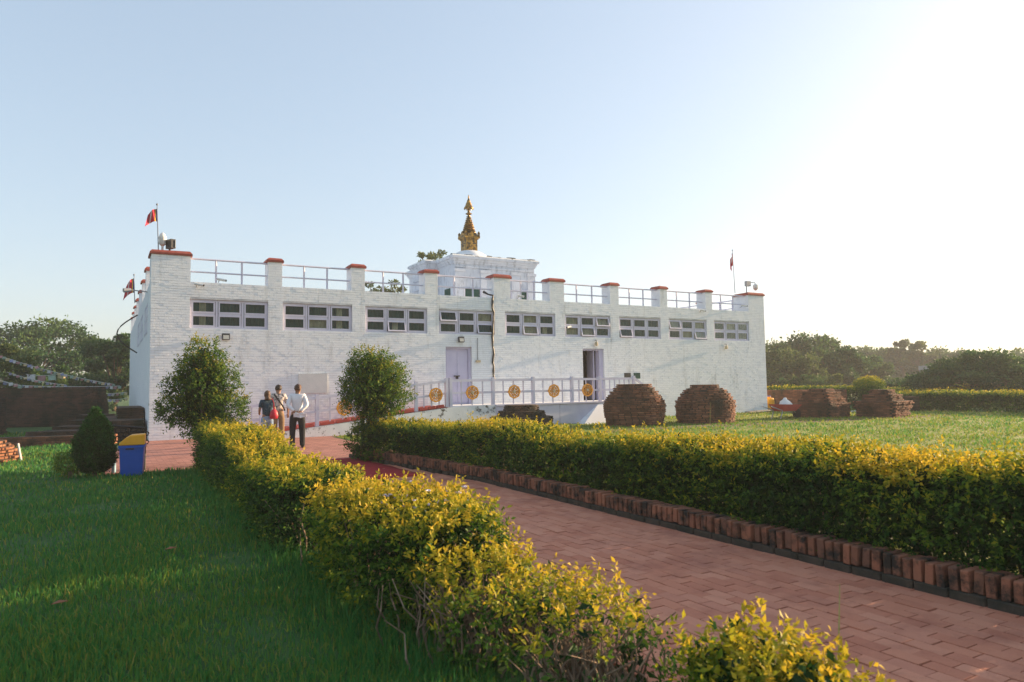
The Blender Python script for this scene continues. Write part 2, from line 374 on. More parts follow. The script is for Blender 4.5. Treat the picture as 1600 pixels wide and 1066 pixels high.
# ------------------------------------------------------------------ setting
def sheet(name, pts, z, mat, kind='structure'):
    me = bpy.data.meshes.new(name); me.from_pydata([(x, y, z) for x, y in pts], [], [tuple(range(len(pts)))]); me.update()
    o = link(name, me, mat); o['kind'] = kind; return o
gm = surf('lawn_soil', (.022, .075, .018), (.055, .125, .028), 1.1, .98, .6, 30, dirt=(.13, .09, .045), dscale=.35, dpos=(.60, .78))
M['lawn'] = gm
gr = sheet('ground', [(-900, -600), (1500, -600), (1500, 1500), (-900, 1500)], 0, 'lawn')
M['sunlit_lawn'] = surf('sunlit_lawn_soil', (.15, .19, .03), (.25, .26, .045), .8, .98, .6, 30, dirt=(.22, .15, .06), dscale=.5, dpos=(.56, .74))  # low sun painted into the colour: brighter, yellower copy of the lawn
sheet('right_lawn', [(5.35, -60), (34.2, -60), (34.2, -2.4), (28.8, -2.4), (28.8, 2), (20, -.05), (5.35, -2.3)], .002, 'sunlit_lawn')
# brick paving in front of the temple: receding too far to pick pieces apart
pm = surf('forecourt_paving', (.36, .16, .125), (.46, .22, .17), 1.8, .85, .3, 40, dirt=(.22, .10, .075), dscale=2.6, dpos=(.50, .7))
nt, N_, L_, P_ = nodes_of(pm)
pp = N_.new('ShaderNodeNewGeometry').outputs['Position']
bt = N_.new('ShaderNodeTexBrick'); bt.inputs['Scale'].default_value = 1; bt.inputs['Brick Width'].default_value = .25; bt.inputs['Row Height'].default_value = .125
bt.inputs['Mortar Size'].default_value = .006; bt.inputs['Color1'].default_value = (.80, .80, .80, 1); bt.inputs['Color2'].default_value = (1.15, 1.1, 1.1, 1); bt.inputs['Mortar'].default_value = (.55, .50, .48, 1)
L_.new(pp, bt.inputs[0])
c0 = P_.inputs['Base Color'].links[0].from_socket
L_.new(mix(nt, 1.0, c0, bt.outputs[0], 'MULTIPLY'), P_.inputs['Base Color'])
M['forecourt'] = pm
fc = sheet('forecourt_paving', [(-1.15, -9.35), (5.2, -9.35), (5.2, -2.2), (9.5, -2.2), (9.5, 0.1), (-.2, .1), (-.6, -1.5), (-1.15, -3.5)], .008, 'forecourt')
# path between the hedges: mortar bed with pavers laid in it
path = sheet('path', [(1.45, -34), (4.34, -34), (4.40, -14.5), (4.0, -11), (3.75, -9.35), (1.45, -9.35)], .004, 'mortar')
items = []
row = 0
x = 1.47
while x < 4.30:
    y = -26.4 + (row % 2)*.12 + rnd.uniform(-.02, .02)
    while y < -9.6:
        if x + .115 < (4.38 if y < -14.5 else 4.38 - (y+14.5)*.125):
            items.append(((x+.06, y+.12, .012+rnd.gauss(0, .0018)), (.1165+rnd.uniform(-.005, .002), .236+rnd.uniform(-.010, .002), .018), rnd.gauss(0, .012), rnd.gauss(0, .008)))
        y += .241
    x += .1205; row += 1
bricks(path, items, 'tile', 300, 'paver', rest_name='far_pavers')
carpet = MB()
nx, ny = 10, 26
for j in range(ny+1):
    for i in range(nx+1):
        carpet.v.append((1.9+2.0*i/nx - .14*(j/ny), -13.3+3.85*j/ny, .030+.010*math.sin(i*1.3+j*.9)*math.sin(j*.5)))
for j in range(ny):
    for i in range(nx):
        a = j*(nx+1)+i; carpet.f.append((a, a+1, a+nx+2, a+nx+1))
co = carpet.build('carpet', 'carpet', smooth=True); one(co, 'long red carpet laid on the brick path between the hedges', 'carpet')
sm = co.modifiers.new('thickness', 'SOLIDIFY'); sm.thickness = .012
# soil strip under the far hedges and a bare strip of trodden lawn before the ruins
sheet('bare_lawn_strip', [(12.5, -6.6), (19, -7.2), (30, -8.4), (31, -7.6), (22, -6.2), (14, -5.6)], .004, 'soil')

# kerb of upright bricks
k = thing('kerb', 'low kerb of upright red bricks along the right edge of the path', 'kerb', (4.4, -17, 0))
def kerb_x(y): return 4.33 if y < -14.5 else 4.33 - (y+14.5)*.112
items = []
y = -25.6
while y < -9.3:
    items.append(((kerb_x(y)+.10+rnd.gauss(0, .006), y, .165+rnd.gauss(0, .005)), (.215, .066+rnd.uniform(-.007, .005), .16+rnd.gauss(0, .006)), rnd.gauss(0, .05), rnd.gauss(0, .03))); y += .0865
bricks(k, items, 'kerb', 300, 'upright_brick')
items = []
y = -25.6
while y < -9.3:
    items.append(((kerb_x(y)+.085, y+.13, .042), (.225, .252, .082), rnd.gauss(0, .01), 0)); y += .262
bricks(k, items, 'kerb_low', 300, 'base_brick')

# ------------------------------------------------------------------ temple
temple = thing('temple', 'long white painted brick temple with red capped parapet pillars', 'temple', (0, 0, 0))
LN, DP, ZP, ZC = 28.49, 26.0, 5.17, 6.00
WIN = [(2.388+i*2.9644, 3.628, 4.598) for i in range(9)]
openings = [(c-1.237, c+1.237, z0, z1) for c, z0, z1 in WIN] + [(10.32, 11.46, .86, 3.15), (16.88, 18.04, .86, 3.15)]
# joint plane of the front, with its openings and their reveals
mb = MB()
xs = sorted({.012, LN-.012, *[o[0] for o in openings], *[o[1] for o in openings]}); zs = sorted({0, ZP-.01, *[o[2] for o in openings], *[o[3] for o in openings]})
YJ = .007
for a, b in zip(xs, xs[1:]):
    for c, d_ in zip(zs, zs[1:]):
        mx, mz = (a+b)/2, (c+d_)/2
        if any(o[0] < mx < o[1] and o[2] < mz < o[3] for o in openings): continue
        mb.add([(a, YJ, c), (b, YJ, c), (b, YJ, d_), (a, YJ, d_)], [(0, 1, 2, 3)])
mb.build('front_wall', 'paint_joint', temple)
mb = MB()
for x0, x1, z0, z1 in openings:
    dp = .42
    for q in ([(x0, YJ, z0), (x0, dp, z0), (x0, dp, z1), (x0, YJ, z1)], [(x1, YJ, z0), (x1, YJ, z1), (x1, dp, z1), (x1, dp, z0)],
              [(x0, YJ, z1), (x0, dp, z1), (x1, dp, z1), (x1, YJ, z1)], [(x0, YJ, z0), (x1, YJ, z0), (x1, dp, z0), (x0, dp, z0)]):
        mb.add(q, [(0, 1, 2, 3)])
mb.build('opening_reveals', 'plaster', temple)
mb = MB()
mb.add([(0.0, .012, 0), (0.0, DP, 0), (.0, DP, ZP), (.0, .012, ZP)], [(0, 1, 2, 3)])
mb.build('left_wall', 'paint_side', temple)
mb = MB(); mb.add([(LN, .012, 0), (LN, DP, 0), (LN, DP, ZP), (LN, .012, ZP), (0, DP, 0), (0, DP, ZP)], [(0, 1, 2, 3), (1, 4, 5, 2)])
mb.build('back_walls', 'paint_side', temple)
mb = MB(); mb.span((.45, .45, 4.78), (LN-.45, DP-.45, 4.9)); mb.build('roof', 'plaster', temple)
# parapet coping (thickness of the wall head)
mb = MB(); mb.span((.02, .02, ZP-.05), (LN-.02, .46, ZP-.012)); mb.span((.02, .461, ZP-.05), (.46, DP, ZP-.012)); mb.span((LN-.46, .461, ZP-.05), (LN-.02, DP, ZP-.012)); mb.span((.461, DP-.46, ZP-.05), (LN-.461, DP, ZP-.012))
mb.span((.44, .44, 4.7), (LN-.44, .46, ZP-.05))
mb.build('wall_head', 'plaster_dirty', temple)
# front bricks
CH, BL = .0846, .262
PIL = [(.0, 1.16), (3.62, 4.09), (6.56, 7.07), (9.47, 10.01), (12.50, 13.28), (15.22, 15.96), (18.45, 18.94), (21.40, 21.85), (24.34, 24.78), (27.35, LN)]
items = []
zrow = 0; r_ = 0
while zrow < ZC - .02:
    z0, z1 = zrow, zrow+CH
    if z1 <= ZP+.01: spans = [(0.0, LN)]
    else: spans = list(PIL)
    cut = [(o[0], o[1]) for o in openings if o[2] < z1-.02 and o[3] > z0+.02]
    for a, b in cut:
        ns = []
        for s0, s1 in spans:
            if b <= s0 or a >= s1: ns.append((s0, s1)); continue
            if a > s0: ns.append((s0, a))
            if b < s1: ns.append((b, s1))
        spans = ns
    for s0, s1 in spans:
        x = s0 - (BL/2 if r_ % 2 else 0) - rnd.uniform(0, .03)
        while x < s1:
            a, b = max(x, s0), min(x+BL-.0025, s1)
            if b-a > .03:
                pr = rnd.gauss(0, .0016) + (rnd.uniform(-.005, .003) if rnd.random() < .08 else 0)
                items.append((((a+b)/2, .015+pr, z0+CH/2), (b-a, .032, CH-.005-rnd.uniform(0, .008)), 0, rnd.gauss(0, .006)))
            x += BL
    zrow += CH; r_ += 1
bricks(temple, items, 'paint', 300, 'brick', rest_name='front_brickwork')
# pillars and caps
def cap_mesh(x0, x1, y0, y1, z):
    o = .055; h1, h2 = .07, .15; i = .07
    v = [(x0-o, y0-o, z), (x1+o, y0-o, z), (x1+o, y1+o, z), (x0-o, y1+o, z), (x0-o, y0-o, z+h1), (x1+o, y0-o, z+h1), (x1+o, y1+o, z+h1), (x0-o, y1+o, z+h1),
         (x0-o+i, y0-o+i, z+h2), (x1+o-i, y0-o+i, z+h2), (x1+o-i, y1+o-i, z+h2), (x0-o+i, y1+o-i, z+h2)]
    v = [(a+rnd.gauss(0, .006), b+rnd.gauss(0, .006), c+rnd.gauss(0, .005)) for a, b, c in v]
    return MB().add(v, [(3, 2, 1, 0), (0, 1, 5, 4), (1, 2, 6, 5), (2, 3, 7, 6), (3, 0, 4, 7), (4, 5, 9, 8), (5, 6, 10, 9), (6, 7, 11, 10), (7, 4, 8, 11), (8, 9, 10, 11)])
def pillar(x0, x1, y0, y1):
    p = MB().span((x0, y0, ZP-.03), (x1, y1, ZC)).build('pillar', 'paint_side', temple)
    cap_mesh(x0, x1, y0, y1, ZC+.003).build('cap', 'cap', p)
for x0, x1 in PIL: pillar(x0+.003, x1-.003, YJ, .62 if 1 < x0 < 27 else 1.0)
for i in range(1, 8):
    y = 3.75 + (i-1)*3.42
    pillar(.003, .55, y, y+.5)
    if i < 7: pillar(LN-.55, LN-.003, y, y+.5)
for i in range(1, 9): pillar(3.62+(i-1)*2.96, 4.1+(i-1)*2.96, DP-.55, DP-.01)
# roof railings
def rail(a, b):
    a, b = Vector(a), Vector(b)
    r = thing_part = MB().tube([a+Vector((0, 0, 5.965)), b+Vector((0, 0, 5.965))], .034, 6).build('railing', 'lilac', temple)
    MB().tube([a+Vector((0, 0, 5.53)), b+Vector((0, 0, 5.53))], .03, 6).build('middle_rail', 'lilac', r)
    for f in (.33, .66):
        c = a.lerp(b, f); MB().tube([c+Vector((0, 0, ZP-.03)), c+Vector((0, 0, 5.95))], .036, 6).build('post', 'lilac', r)
for (a0, a1), (b0, b1) in zip(PIL, PIL[1:]): rail((a1-.02, .24, 0), (b0+.02, .24, 0))
ys = [1.0] + [3.75+i*3.42 for i in range(7)]
for i in range(5):
    y0 = ys[i] + (.5 if i else 0)
    rail((.25, y0, 0), (.25, ys[i+1], 0)); rail((LN-.25, y0, 0), (LN-.25, ys[i+1], 0))
# windows
def window(cx, z0, z1, state, tr=None, opened=()):
    """six-light window: frame, sashes, panes, cloth behind the glass; tr maps (x, depth, z) to the world"""
    tr = tr or (lambda x, y, z: (x, y, z))
    def bx(mb, a, b):
        n = MB().span(a, b); mb.add([tr(*v) for v in n.v], n.f); return mb
    w = 2.474; x0, x1 = cx-w/2+.006, cx+w/2-.006; z0 += .006; z1 -= .006
    fr = .055; yf = .07
    mb = MB()
    bx(mb, (x0, yf, z0), (x1, yf+.09, z0+fr)); bx(mb, (x0, yf, z1-fr), (x1, yf+.09, z1))
    xsn = [x0 + (x1-x0)*i/3 for i in range(4)]
    for i, xm in enumerate(xsn):
        wv = fr if i in (0, 3) else .07
        a = xm if i == 0 else (xm-wv if i == 3 else xm-wv/2)
        bx(mb, (a, yf+.002, z0+fr), (a+wv, yf+.088, z1-fr))
    zm = (z0+z1)/2
    for i in range(3): bx(mb, (xsn[i]+.056, yf+.004, zm-.032), (xsn[i+1]-.056, yf+.086, zm+.032))
    f = mb.build('window', 'lilac', temple)
    for i in range(3):
        for j in range(2):
            a, b = xsn[i]+.052, xsn[i+1]-.052
            c, d_ = (z0+fr, zm-.032) if j == 0 else (zm+.032, z1-fr)
            op = (i, j) in opened
            t = (.10 if op else 0)                       # bottom of an awning sash pushed outward
            def sw(x, y, z, t=t, d_=d_, c=c): return tr(x, y - t*(d_-z)/(d_-c), z)
            sb = MB(); s = .048
            for p, q in (((a, yf-.012, c), (b, yf+.03, c+s)), ((a, yf-.012, d_-s), (b, yf+.03, d_)), ((a, yf-.01, c+s), (a+s, yf+.028, d_-s)), ((b-s, yf-.01, c+s), (b, yf+.028, d_-s))):
                n = MB().span(p, q); sb.add([sw(*v) for v in n.v], n.f)
            sb.build('sash', 'lilac', f)
            n = MB().span((a+s-.004, yf+.008, c+s-.004), (b-s+.004, yf+.012, d_-s+.004)); pb = MB().add([sw(*v) for v in n.v], n.f)
            pb.build('pane', 'glass', f)
    # cloth hanging inside, lit only by what comes through the panes
    for i in range(3):
        for j in range(2):
            st = state[j*3+i] if state else 'g'
            a, b = xsn[i]+.01, xsn[i+1]-.01; c, d_ = (z0, zm-.003) if j == 0 else (zm+.003, z1)
            if st == 'o': continue
            cb = MB(); nseg = 14
            def wav(q): return .20 + .018*math.sin(q*38) + .01*math.sin(q*17+1)
            seg = [(a, b, 'curtain' if st == 'c' else 'green_cloth', 0)]
            if st == 'h': seg = [(a, b, 'green_cloth', .03), (a+(b-a)*.35, a+(b-a)*.62, 'curtain', 0)]
            for p, q, mt, off in seg:
                cb = MB(); vs_ = []
                for e in range(nseg+1):
                    xx = p+(q-p)*e/nseg
                    vs_ += [tr(xx, wav(xx)+off, c), tr(xx, wav(xx)+off, d_)]
                cb.add(vs_, [(2*e, 2*e+2, 2*e+3, 2*e+1) for e in range(nseg)])
                cb.build('window_cloth', mt, f, smooth=True)
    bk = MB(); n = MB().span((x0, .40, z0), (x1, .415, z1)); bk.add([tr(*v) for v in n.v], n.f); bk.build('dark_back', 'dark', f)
gl = bpy.data.materials.new('window_glass'); nt, N_, L_, P_ = nodes_of(gl)
tb = N_.new('ShaderNodeBsdfTransparent'); tb.inputs[0].default_value = (.86, .9, .88, 1)
gb = N_.new('ShaderNodeBsdfGlossy'); gb.inputs['Roughness'].default_value = .04; gb.inputs[0].default_value = (.8, .85, .85, 1)
lw = N_.new('ShaderNodeLayerWeight'); lw.inputs[0].default_value = .22
mx = N_.new('ShaderNodeMixShader'); L_.new(lw.outputs['Fresnel'], mx.inputs[0]); L_.new(tb.outputs[0], mx.inputs[1]); L_.new(gb.outputs[0], mx.inputs[2]); L_.new(mx.outputs[0], N_['Material Output'].inputs[0])
M['glass'] = gl
# states: lower row left to right, then upper row (g green cloth, c beige curtain, h green with a beige strip)
ST = ['hgghgg', 'gchggh', 'ghgggg', 'gggggc', 'gchgcg', 'ccgcgc', 'gggggg', 'gcccgc', 'ggggcg']
OPN = [(), (), ((1, 0),), ((2, 0), (0, 1)), ((1, 0),), ((1, 0), (2, 1)), ((0, 0),), ((0, 1), (2, 0)), ()]
for (c, z0, z1), st, op in zip(WIN, ST, OPN): window(c, z0, z1, st, opened=op)
for i, y in enumerate((3.2, 7.0, 10.6)):
    window(y, 3.55, 4.65, 'gggggg', tr=lambda x, yy, z: (-.07+yy, x, z), opened=())
# doors
d1 = MB().span((10.33, .17, .87), (11.45, .23, 3.08)).build('door', 'lilac_door', temple)
MB().span((10.325, .10, .865), (10.37, .168, 3.145)).span((11.36, .10, .865), (11.455, .168, 3.145)).span((10.372, .10, 3.06), (11.358, .168, 3.145)).build('door_frame', 'lilac_door', d1)
for a, b in ((10.40, 10.83), (10.89, 11.33)):
    for c, e in ((.95, 1.75), (1.85, 2.95)): MB().span((a, .155, c), (b, .175, e)).build('door_panel', 'lilac_door', d1)
MB().tube([(10.72, .12, 1.98), (10.98, .12, 1.98)], .022, 6).box((10.86, .13, 1.93), (.09, .06, .13)).build('bolt', 'black', d1)
d2 = MB().span((16.885, .10, .865), (16.93, .40, 3.145)).span((17.84, .10, .865), (18.035, .40, 3.145)).span((16.932, .10, 3.06), (17.838, .40, 3.145)).build('door_frame', 'lilac_door', temple)
MB().box((17.74, .62, 1.97), (.05, .62, 2.16), R(-8)).build('open_door_leaf', 'lilac_door', d2)
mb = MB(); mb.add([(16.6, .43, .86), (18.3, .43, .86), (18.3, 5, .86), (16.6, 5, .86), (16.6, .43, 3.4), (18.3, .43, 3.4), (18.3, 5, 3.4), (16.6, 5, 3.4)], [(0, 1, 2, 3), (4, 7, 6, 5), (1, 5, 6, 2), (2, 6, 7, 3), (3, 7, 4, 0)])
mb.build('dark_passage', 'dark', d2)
# upper shrine
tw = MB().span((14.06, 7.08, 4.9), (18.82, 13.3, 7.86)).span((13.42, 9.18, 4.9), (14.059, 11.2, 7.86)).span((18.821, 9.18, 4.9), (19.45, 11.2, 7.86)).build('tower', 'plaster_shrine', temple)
def outline(o): return [(14.06-o, 7.08-o), (18.82+o, 7.08-o), (18.82+o, 9.18-o), (19.45+o, 9.18-o), (19.45+o, 11.2+o), (18.82+o, 11.2+o), (18.82+o, 13.3+o), (14.06-o, 13.3+o), (14.06-o, 11.2+o), (13.42-o, 11.2+o), (13.42-o, 9.18-o), (14.06-o, 9.18-o)]
def ring(z0, z1, o0, o1, nm, mt):
    a, b = outline(o0), outline(o1); n = len(a)
    return MB().add([(x, y, z0) for x, y in a] + [(x, y, z1) for x, y in b], [(i, (i+1) % n, n+(i+1) % n, n+i) for i in range(n)] + [tuple(range(n, 2*n)), tuple(range(n-1, -1, -1))]).build(nm, mt, tw)
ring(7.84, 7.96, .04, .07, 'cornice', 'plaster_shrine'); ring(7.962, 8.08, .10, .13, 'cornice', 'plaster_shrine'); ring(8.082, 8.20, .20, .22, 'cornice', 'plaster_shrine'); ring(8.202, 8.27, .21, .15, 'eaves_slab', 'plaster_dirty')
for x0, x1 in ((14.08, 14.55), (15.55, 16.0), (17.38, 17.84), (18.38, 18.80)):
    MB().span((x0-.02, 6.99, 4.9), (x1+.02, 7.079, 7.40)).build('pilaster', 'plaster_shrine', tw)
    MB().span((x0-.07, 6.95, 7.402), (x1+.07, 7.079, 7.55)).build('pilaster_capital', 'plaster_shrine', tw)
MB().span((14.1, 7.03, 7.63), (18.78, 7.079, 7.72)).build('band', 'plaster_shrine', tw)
for x0, x1, z1, mt in ((14.62, 15.48, 6.55, 'green_cloth'), (16.06, 16.55, 6.5, 'green_cloth'), (16.75, 17.3, 6.5, 'green_cloth'), (17.9, 18.3, 6.6, 'green_cloth')):
    w = MB().span((x0, 7.065, 5.6), (x1, 7.079, z1)).build('shrine_window', mt, tw)
    MB().span((x0-.06, 7.02, 5.55), (x0, 7.079, z1+.05)).span((x1, 7.02, 5.55), (x1+.06, 7.079, z1+.05)).span((x0, 7.02, z1), (x1, 7.079, z1+.05)).build('frame', 'lilac', w)
MB().span((14.04, 7.6, 5.6), (14.059, 8.3, 6.6)).build('shrine_window', 'green_cloth', tw)
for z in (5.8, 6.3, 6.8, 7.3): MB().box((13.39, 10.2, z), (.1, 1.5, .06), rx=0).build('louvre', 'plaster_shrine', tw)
# stray tiles and rubbish on the eaves
for i in range(14):
    MB().box((14.0+rnd.uniform(0, 4.8), 7.0+rnd.uniform(0, .3), 8.30), (rnd.uniform(.1, .45), .12, rnd.uniform(.04, .09)), rnd.uniform(-.3, .3)).build('loose_roof_tile', 'brick_dark', tw)
# gilt pinnacle on a white dome
fx, fy = 16.45, 10.2
fin = MB().lathe([(1.35, 8.26), (1.25, 8.55), (1.0, 8.85), (.75, 9.03), (.58, 9.11), (.48, 9.14)], (fx, fy, 0), 28).build('dome', 'plaster', temple, smooth=True)
g1 = MB().box((fx, fy, 9.45), (.70, .70, .66)).box((fx, fy, 9.815), (.80, .80, .07)).box((fx, fy, 9.89), (.92, .92, .08)).build('pinnacle_base', 'gold', temple)
for sx, sy, w in ((0, -1, 0), (-1, 0, 1)):     # the painted eyes and nose curl on each face
    for e in (-.17, .17):
        MB().box((fx + (e if sy else sx*.355), fy + (e if sx else sy*.355), 9.55), (.2 if sy else .01, .2 if sx else .01, .05)).build('painted_eye', 'black', g1)
    MB().box((fx + sx*.355, fy + sy*.355, 9.42), (.05 if sy else .01, .05 if sx else .01, .1)).build('painted_nose', 'black', g1)
for q in range(4):                               # shields standing on the rim, one per side and corner
    t = q*math.pi/2
    c, s_ = math.cos(t), math.sin(t)
    MB().add([(fx+c*.46-s_*u, fy+s_*.46+c*u, z) for u, z in ((-.28, 9.94), (.28, 9.94), (.31, 10.06), (.16, 10.10), (0, 10.26), (-.16, 10.10), (-.31, 10.06))] + [(fx+c*.41-s_*u, fy+s_*.41+c*u, z) for u, z in ((-.28, 9.94), (.28, 9.94), (.31, 10.06), (.16, 10.10), (0, 10.26), (-.16, 10.10), (-.31, 10.06))],
             [tuple(range(7)), tuple(range(13, 6, -1))] + [(i, (i+1) % 7, 7+(i+1) % 7, 7+i) for i in range(7)]).build('shield', 'gold', g1)
    a = t + math.pi/4
    MB().lathe([(.10, 0), (.06, .12), (.09, .2), (.02, .32)], (fx+.58*math.cos(a), fy+.58*math.sin(a), 9.93), 6).build('corner_finial', 'gold', g1)
core = MB().lathe([(.22, 9.93), (.17, 10.3), (.09, 11.0), (.06, 11.25), (.05, 11.6)], (fx, fy, 0), 10).build('spire_core', 'gold', temple)
for i in range(11):
    z = 10.08+i*.103; r0 = .43-.029*i
    MB().lathe([(r0*.55, z-.012), (r0, z), (r0*1.02, z+.028), (r0*.6, z+.05)], (fx, fy, 0), 14, jit=.02).build('spire_ring', 'gold', core)
MB().lathe([(.07, 11.22), (.17, 11.28), (.19, 11.31), (.08, 11.36), (.07, 11.5), (.11, 11.53), (.06, 11.56)], (fx, fy, 0), 12).build('lotus', 'gold', core)
um = MB().lathe([(.25, 11.62), (.265, 11.66), (.22, 11.72), (.18, 11.80), (.155, 11.9), (.11, 11.97), (.09, 12.06), (.055, 12.13), (.035, 12.2), (.042, 12.25), (.01, 12.40)], (fx, fy, 0), 14).build('umbrella', 'gold', core)
mb = MB()
for q in range(12):
    t = q*math.pi/6; mb.box((fx+.255*math.cos(t), fy+.255*math.sin(t), 11.59), (.035, .035, .08), t)
mb.build('fringe', 'gold', core)

# ------------------------------------------------------------------ ramp with railing
rp = thing('entrance_ramp', 'lilac railed ramp and landing with golden wheels along the temple front', 'ramp', (9, -1.8, 0))
def floor_z(x): return .88 if x >= 9.62 else max(.02, .88-(9.62-x)*.1065)
YO = -1.85
def slab(x0, x1, z0a, z0b, z1a, z1b, y0, y1, nm, mt, lab=None):
    return MB().add([(x0, y0, z0a), (x1, y0, z0b), (x1, y1, z0b), (x0, y1, z0a), (x0, y0, z1a), (x1, y0, z1b), (x1, y1, z1b), (x0, y1, z1a)],
                    [(3, 2, 1, 0), (4, 5, 6, 7), (0, 1, 5, 4), (1, 2, 6, 5), (2, 3, 7, 6), (3, 0, 4, 7)]).build(nm, mt, rp, label=lab)
slab(1.7, 9.62, 0, 0, .03, .86, YO+.13, -.02, 'ramp_slab', 'redband')
slab(9.621, 18.3, 0, 0, .86, .86, YO+.13, -.02, 'landing', 'plaster')
slab(1.7, 9.62, 0, 0, .02, .82, YO-.02, YO+.125, 'side_wall', 'plaster_dirty')
slab(9.621, 11.5, 0, 0, .82, .86, YO-.02, YO+.125, 'side_wall', 'plaster_dirty')
for a, b in ((11.52, 13.28), (13.30, 14.38), (14.40, 16.3)): MB().span((a, YO-.01, .01), (b, YO+.125, .80)).build('side_panel', 'lilac', rp)
MB().span((11.51, YO-.06, .812), (18.3, YO+.125, .87)).build('landing_edge', 'lilac', rp)
MB().add([(15.2, YO-.5, .0), (18.3, YO-.5, 0), (18.3, YO-.012, .8), (16.31, YO-.012, .8), (15.2, YO-.012, 0), (18.3, YO-.012, 0)], [(0, 1, 2, 3), (0, 3, 4), (1, 5, 2)]).build('buttress', 'paint', rp)
# kerb stripe: red blocks between the posts of the ramp
posts = [1.9, 3.1, 4.85, 6.57, 8.34, 9.52, 9.68, 11.43, 13.2, 15.02, 16.42, 18.2]
for a, b in zip(posts[:5], posts[1:6]):
    n = 3
    for i in range(n):
        x0 = a+.12+(b-a-.16)*i/n; x1 = a+.12+(b-a-.16)*(i+1)/n-.09
        slab(x0, x1, floor_z(x0)-.02, floor_z(x1)-.02, floor_z(x0)+.075, floor_z(x1)+.075, YO-.03, YO+.11, 'red_kerb_block', 'redband')
def bar(x0, x1, dz, h, w, nm):
    slab(x0, x1, floor_z(x0)+dz, floor_z(x1)+dz, floor_z(x0)+dz+h, floor_z(x1)+dz+h, YO+.05-w/2, YO+.05+w/2, nm, 'lilac')
for i, x in enumerate(posts):
    MB().span((x-.055, YO-.005, floor_z(x)-.03), (x+.055, YO+.105, floor_z(x)+1.02)).build('post', 'lilac', rp)
for a, b in zip(posts, posts[1:]):
    if b-a < .5: continue
    bar(a+.056, b-.056, .86, .09, .10, 'top_rail'); bar(a+.056, b-.056, .42, .07, .05, 'middle_rail')
    n = 3 if b < 17 else 6
    for i in range(1, n+1):
        x = a+(b-a)*i/(n+1)
        MB().span((x-.02, YO+.032, floor_z(x)), (x+.02, YO+.068, floor_z(x)+.86)).build('baluster', 'lilac', rp)
# stair rail going down at the far end
slab(18.256, 19.6, 1.74, .92, 1.83, 1.01, YO, YO+.1, 'stair_rail', 'lilac')
for i in range(5):
    z = .86-.17*(i+1); MB().span((18.301+i*.28, YO+.13, 0), (18.3+(i+1)*.28, -.02, max(.04, z+.0))).build('step', 'plaster', rp)
MB().span((19.56, YO-.005, 0), (19.66, YO+.105, 1.05)).build('post', 'lilac', rp)
def wheel(x):
    z = floor_z(x)+.46; y = YO-.05; mb = MB(); n = 28
    for r0, r1, dy in ((.205, .255, .03),):
        vs_ = []
        for q in range(n):
            t = 2*math.pi*q/n; k = 1+.03*math.cos(8*t)
            for r, yy in ((r0, y-dy), (r1*k, y-dy), (r1*k, y+dy), (r0, y+dy)): vs_.append((x+r*math.cos(t), yy, z+r*math.sin(t)))
        fs = []
        for q in range(n):
            for j in range(4): fs.append((q*4+j, q*4+(j+1) % 4, ((q+1) % n)*4+(j+1) % 4, ((q+1) % n)*4+j))
        mb.add(vs_, fs)
    w = mb.build('wheel', 'goldpaint', rp)
    sp_ = MB()
    for q in range(8):
        t = q*math.pi/4+.2; a = Vector((x+.05*math.cos(t), y, z+.05*math.sin(t))); b = Vector((x+.21*math.cos(t), y, z+.21*math.sin(t)))
        sp_.tube([a, a.lerp(b, .5), b], [.016, .032, .018], 5)
        t2 = t+math.pi/8; sp_.tube([(x+.10*math.cos(t2), y+.01, z+.10*math.sin(t2)), (x+.21*math.cos(t2), y+.01, z+.21*math.sin(t2))], [.012, .03], 5)
    sp_.build('spokes', 'goldpaint', w)
    MB().tube([(x, y-.035, z), (x, y+.03, z)], [.055, .06], 10).build('hub', 'curtain', w)
for x in (5.73, 9.06, 10.52, 12.3, 14.1, 15.72): wheel(x)

# ------------------------------------------------------------------ small things on the temple
def floodlight(x, z, lab):
    t = thing('floodlight', lab, 'floodlight', (x, -.1, z), 'floodlights on the temple front')
    MB().box((x, -.10, z), (.24, .10, .2), rx=R(-18)).build('housing', 'black', t)
    MB().box((x, -.156, z-.02), (.18, .012, .14), rx=R(-18)).build('lens', 'lamp', t)
    MB().tube([(x, -.06, z), (x, .03, z+.02)], .02, 5).build('bracket', 'black', t)
floodlight(2.25, 3.36, 'small black floodlight on the wall under the leftmost window')
floodlight(10.95, 3.42, 'small black floodlight above the closed lilac door')
def wall_lamp(x, z, lab):
    t = thing('wall_lamp', lab, 'lamp', (x, 0, z), 'wall lamps on the temple front')
    MB().lathe([(.05, -.13), (.075, -.06), (.06, .03), (.03, .06)], (x, -.11, z), 8).build('shade', 'curtain', t)
    MB().tube([(x, -.11, z+.05), (x, -.11, z+.12), (x, .02, z+.12)], .014, 5).build('arm', 'black', t)
wall_lamp(17.55, 3.38, 'small wall lamp above the open dark doorway')
wall_lamp(25.55, 3.33, 'small wall lamp under the rightmost window')
def cctv(x, y, z, ang, lab):
    t = thing('security_camera', lab, 'camera', (x, y, z), 'security cameras on the temple')
    d = Vector((math.cos(ang), math.sin(ang), -.18)).normalized(); p = Vector((x, y, z))
    MB().tube([p-d*.12, p+d*.16], .042, 8).build('body', 'whitep', t)
    MB().tube([p+d*.161, p+d*.19], .036, 8).build('lens', 'black', t)
    MB().tube([p-d*.05, p-d*.05+Vector((0, .12, -.08)), p-d*.05+Vector((0, .2, -.08))], .014, 5).build('bracket', 'grey', t)
cctv(1.38, -.16, 5.06, R(-20), 'white security camera low beside the large left corner pillar')
cctv(2.1, .12, 5.30, R(-15), 'white security camera on the parapet below the first railing')
cctv(16.08, -.16, 4.05, R(200), 'security camera between the fifth and sixth windows')
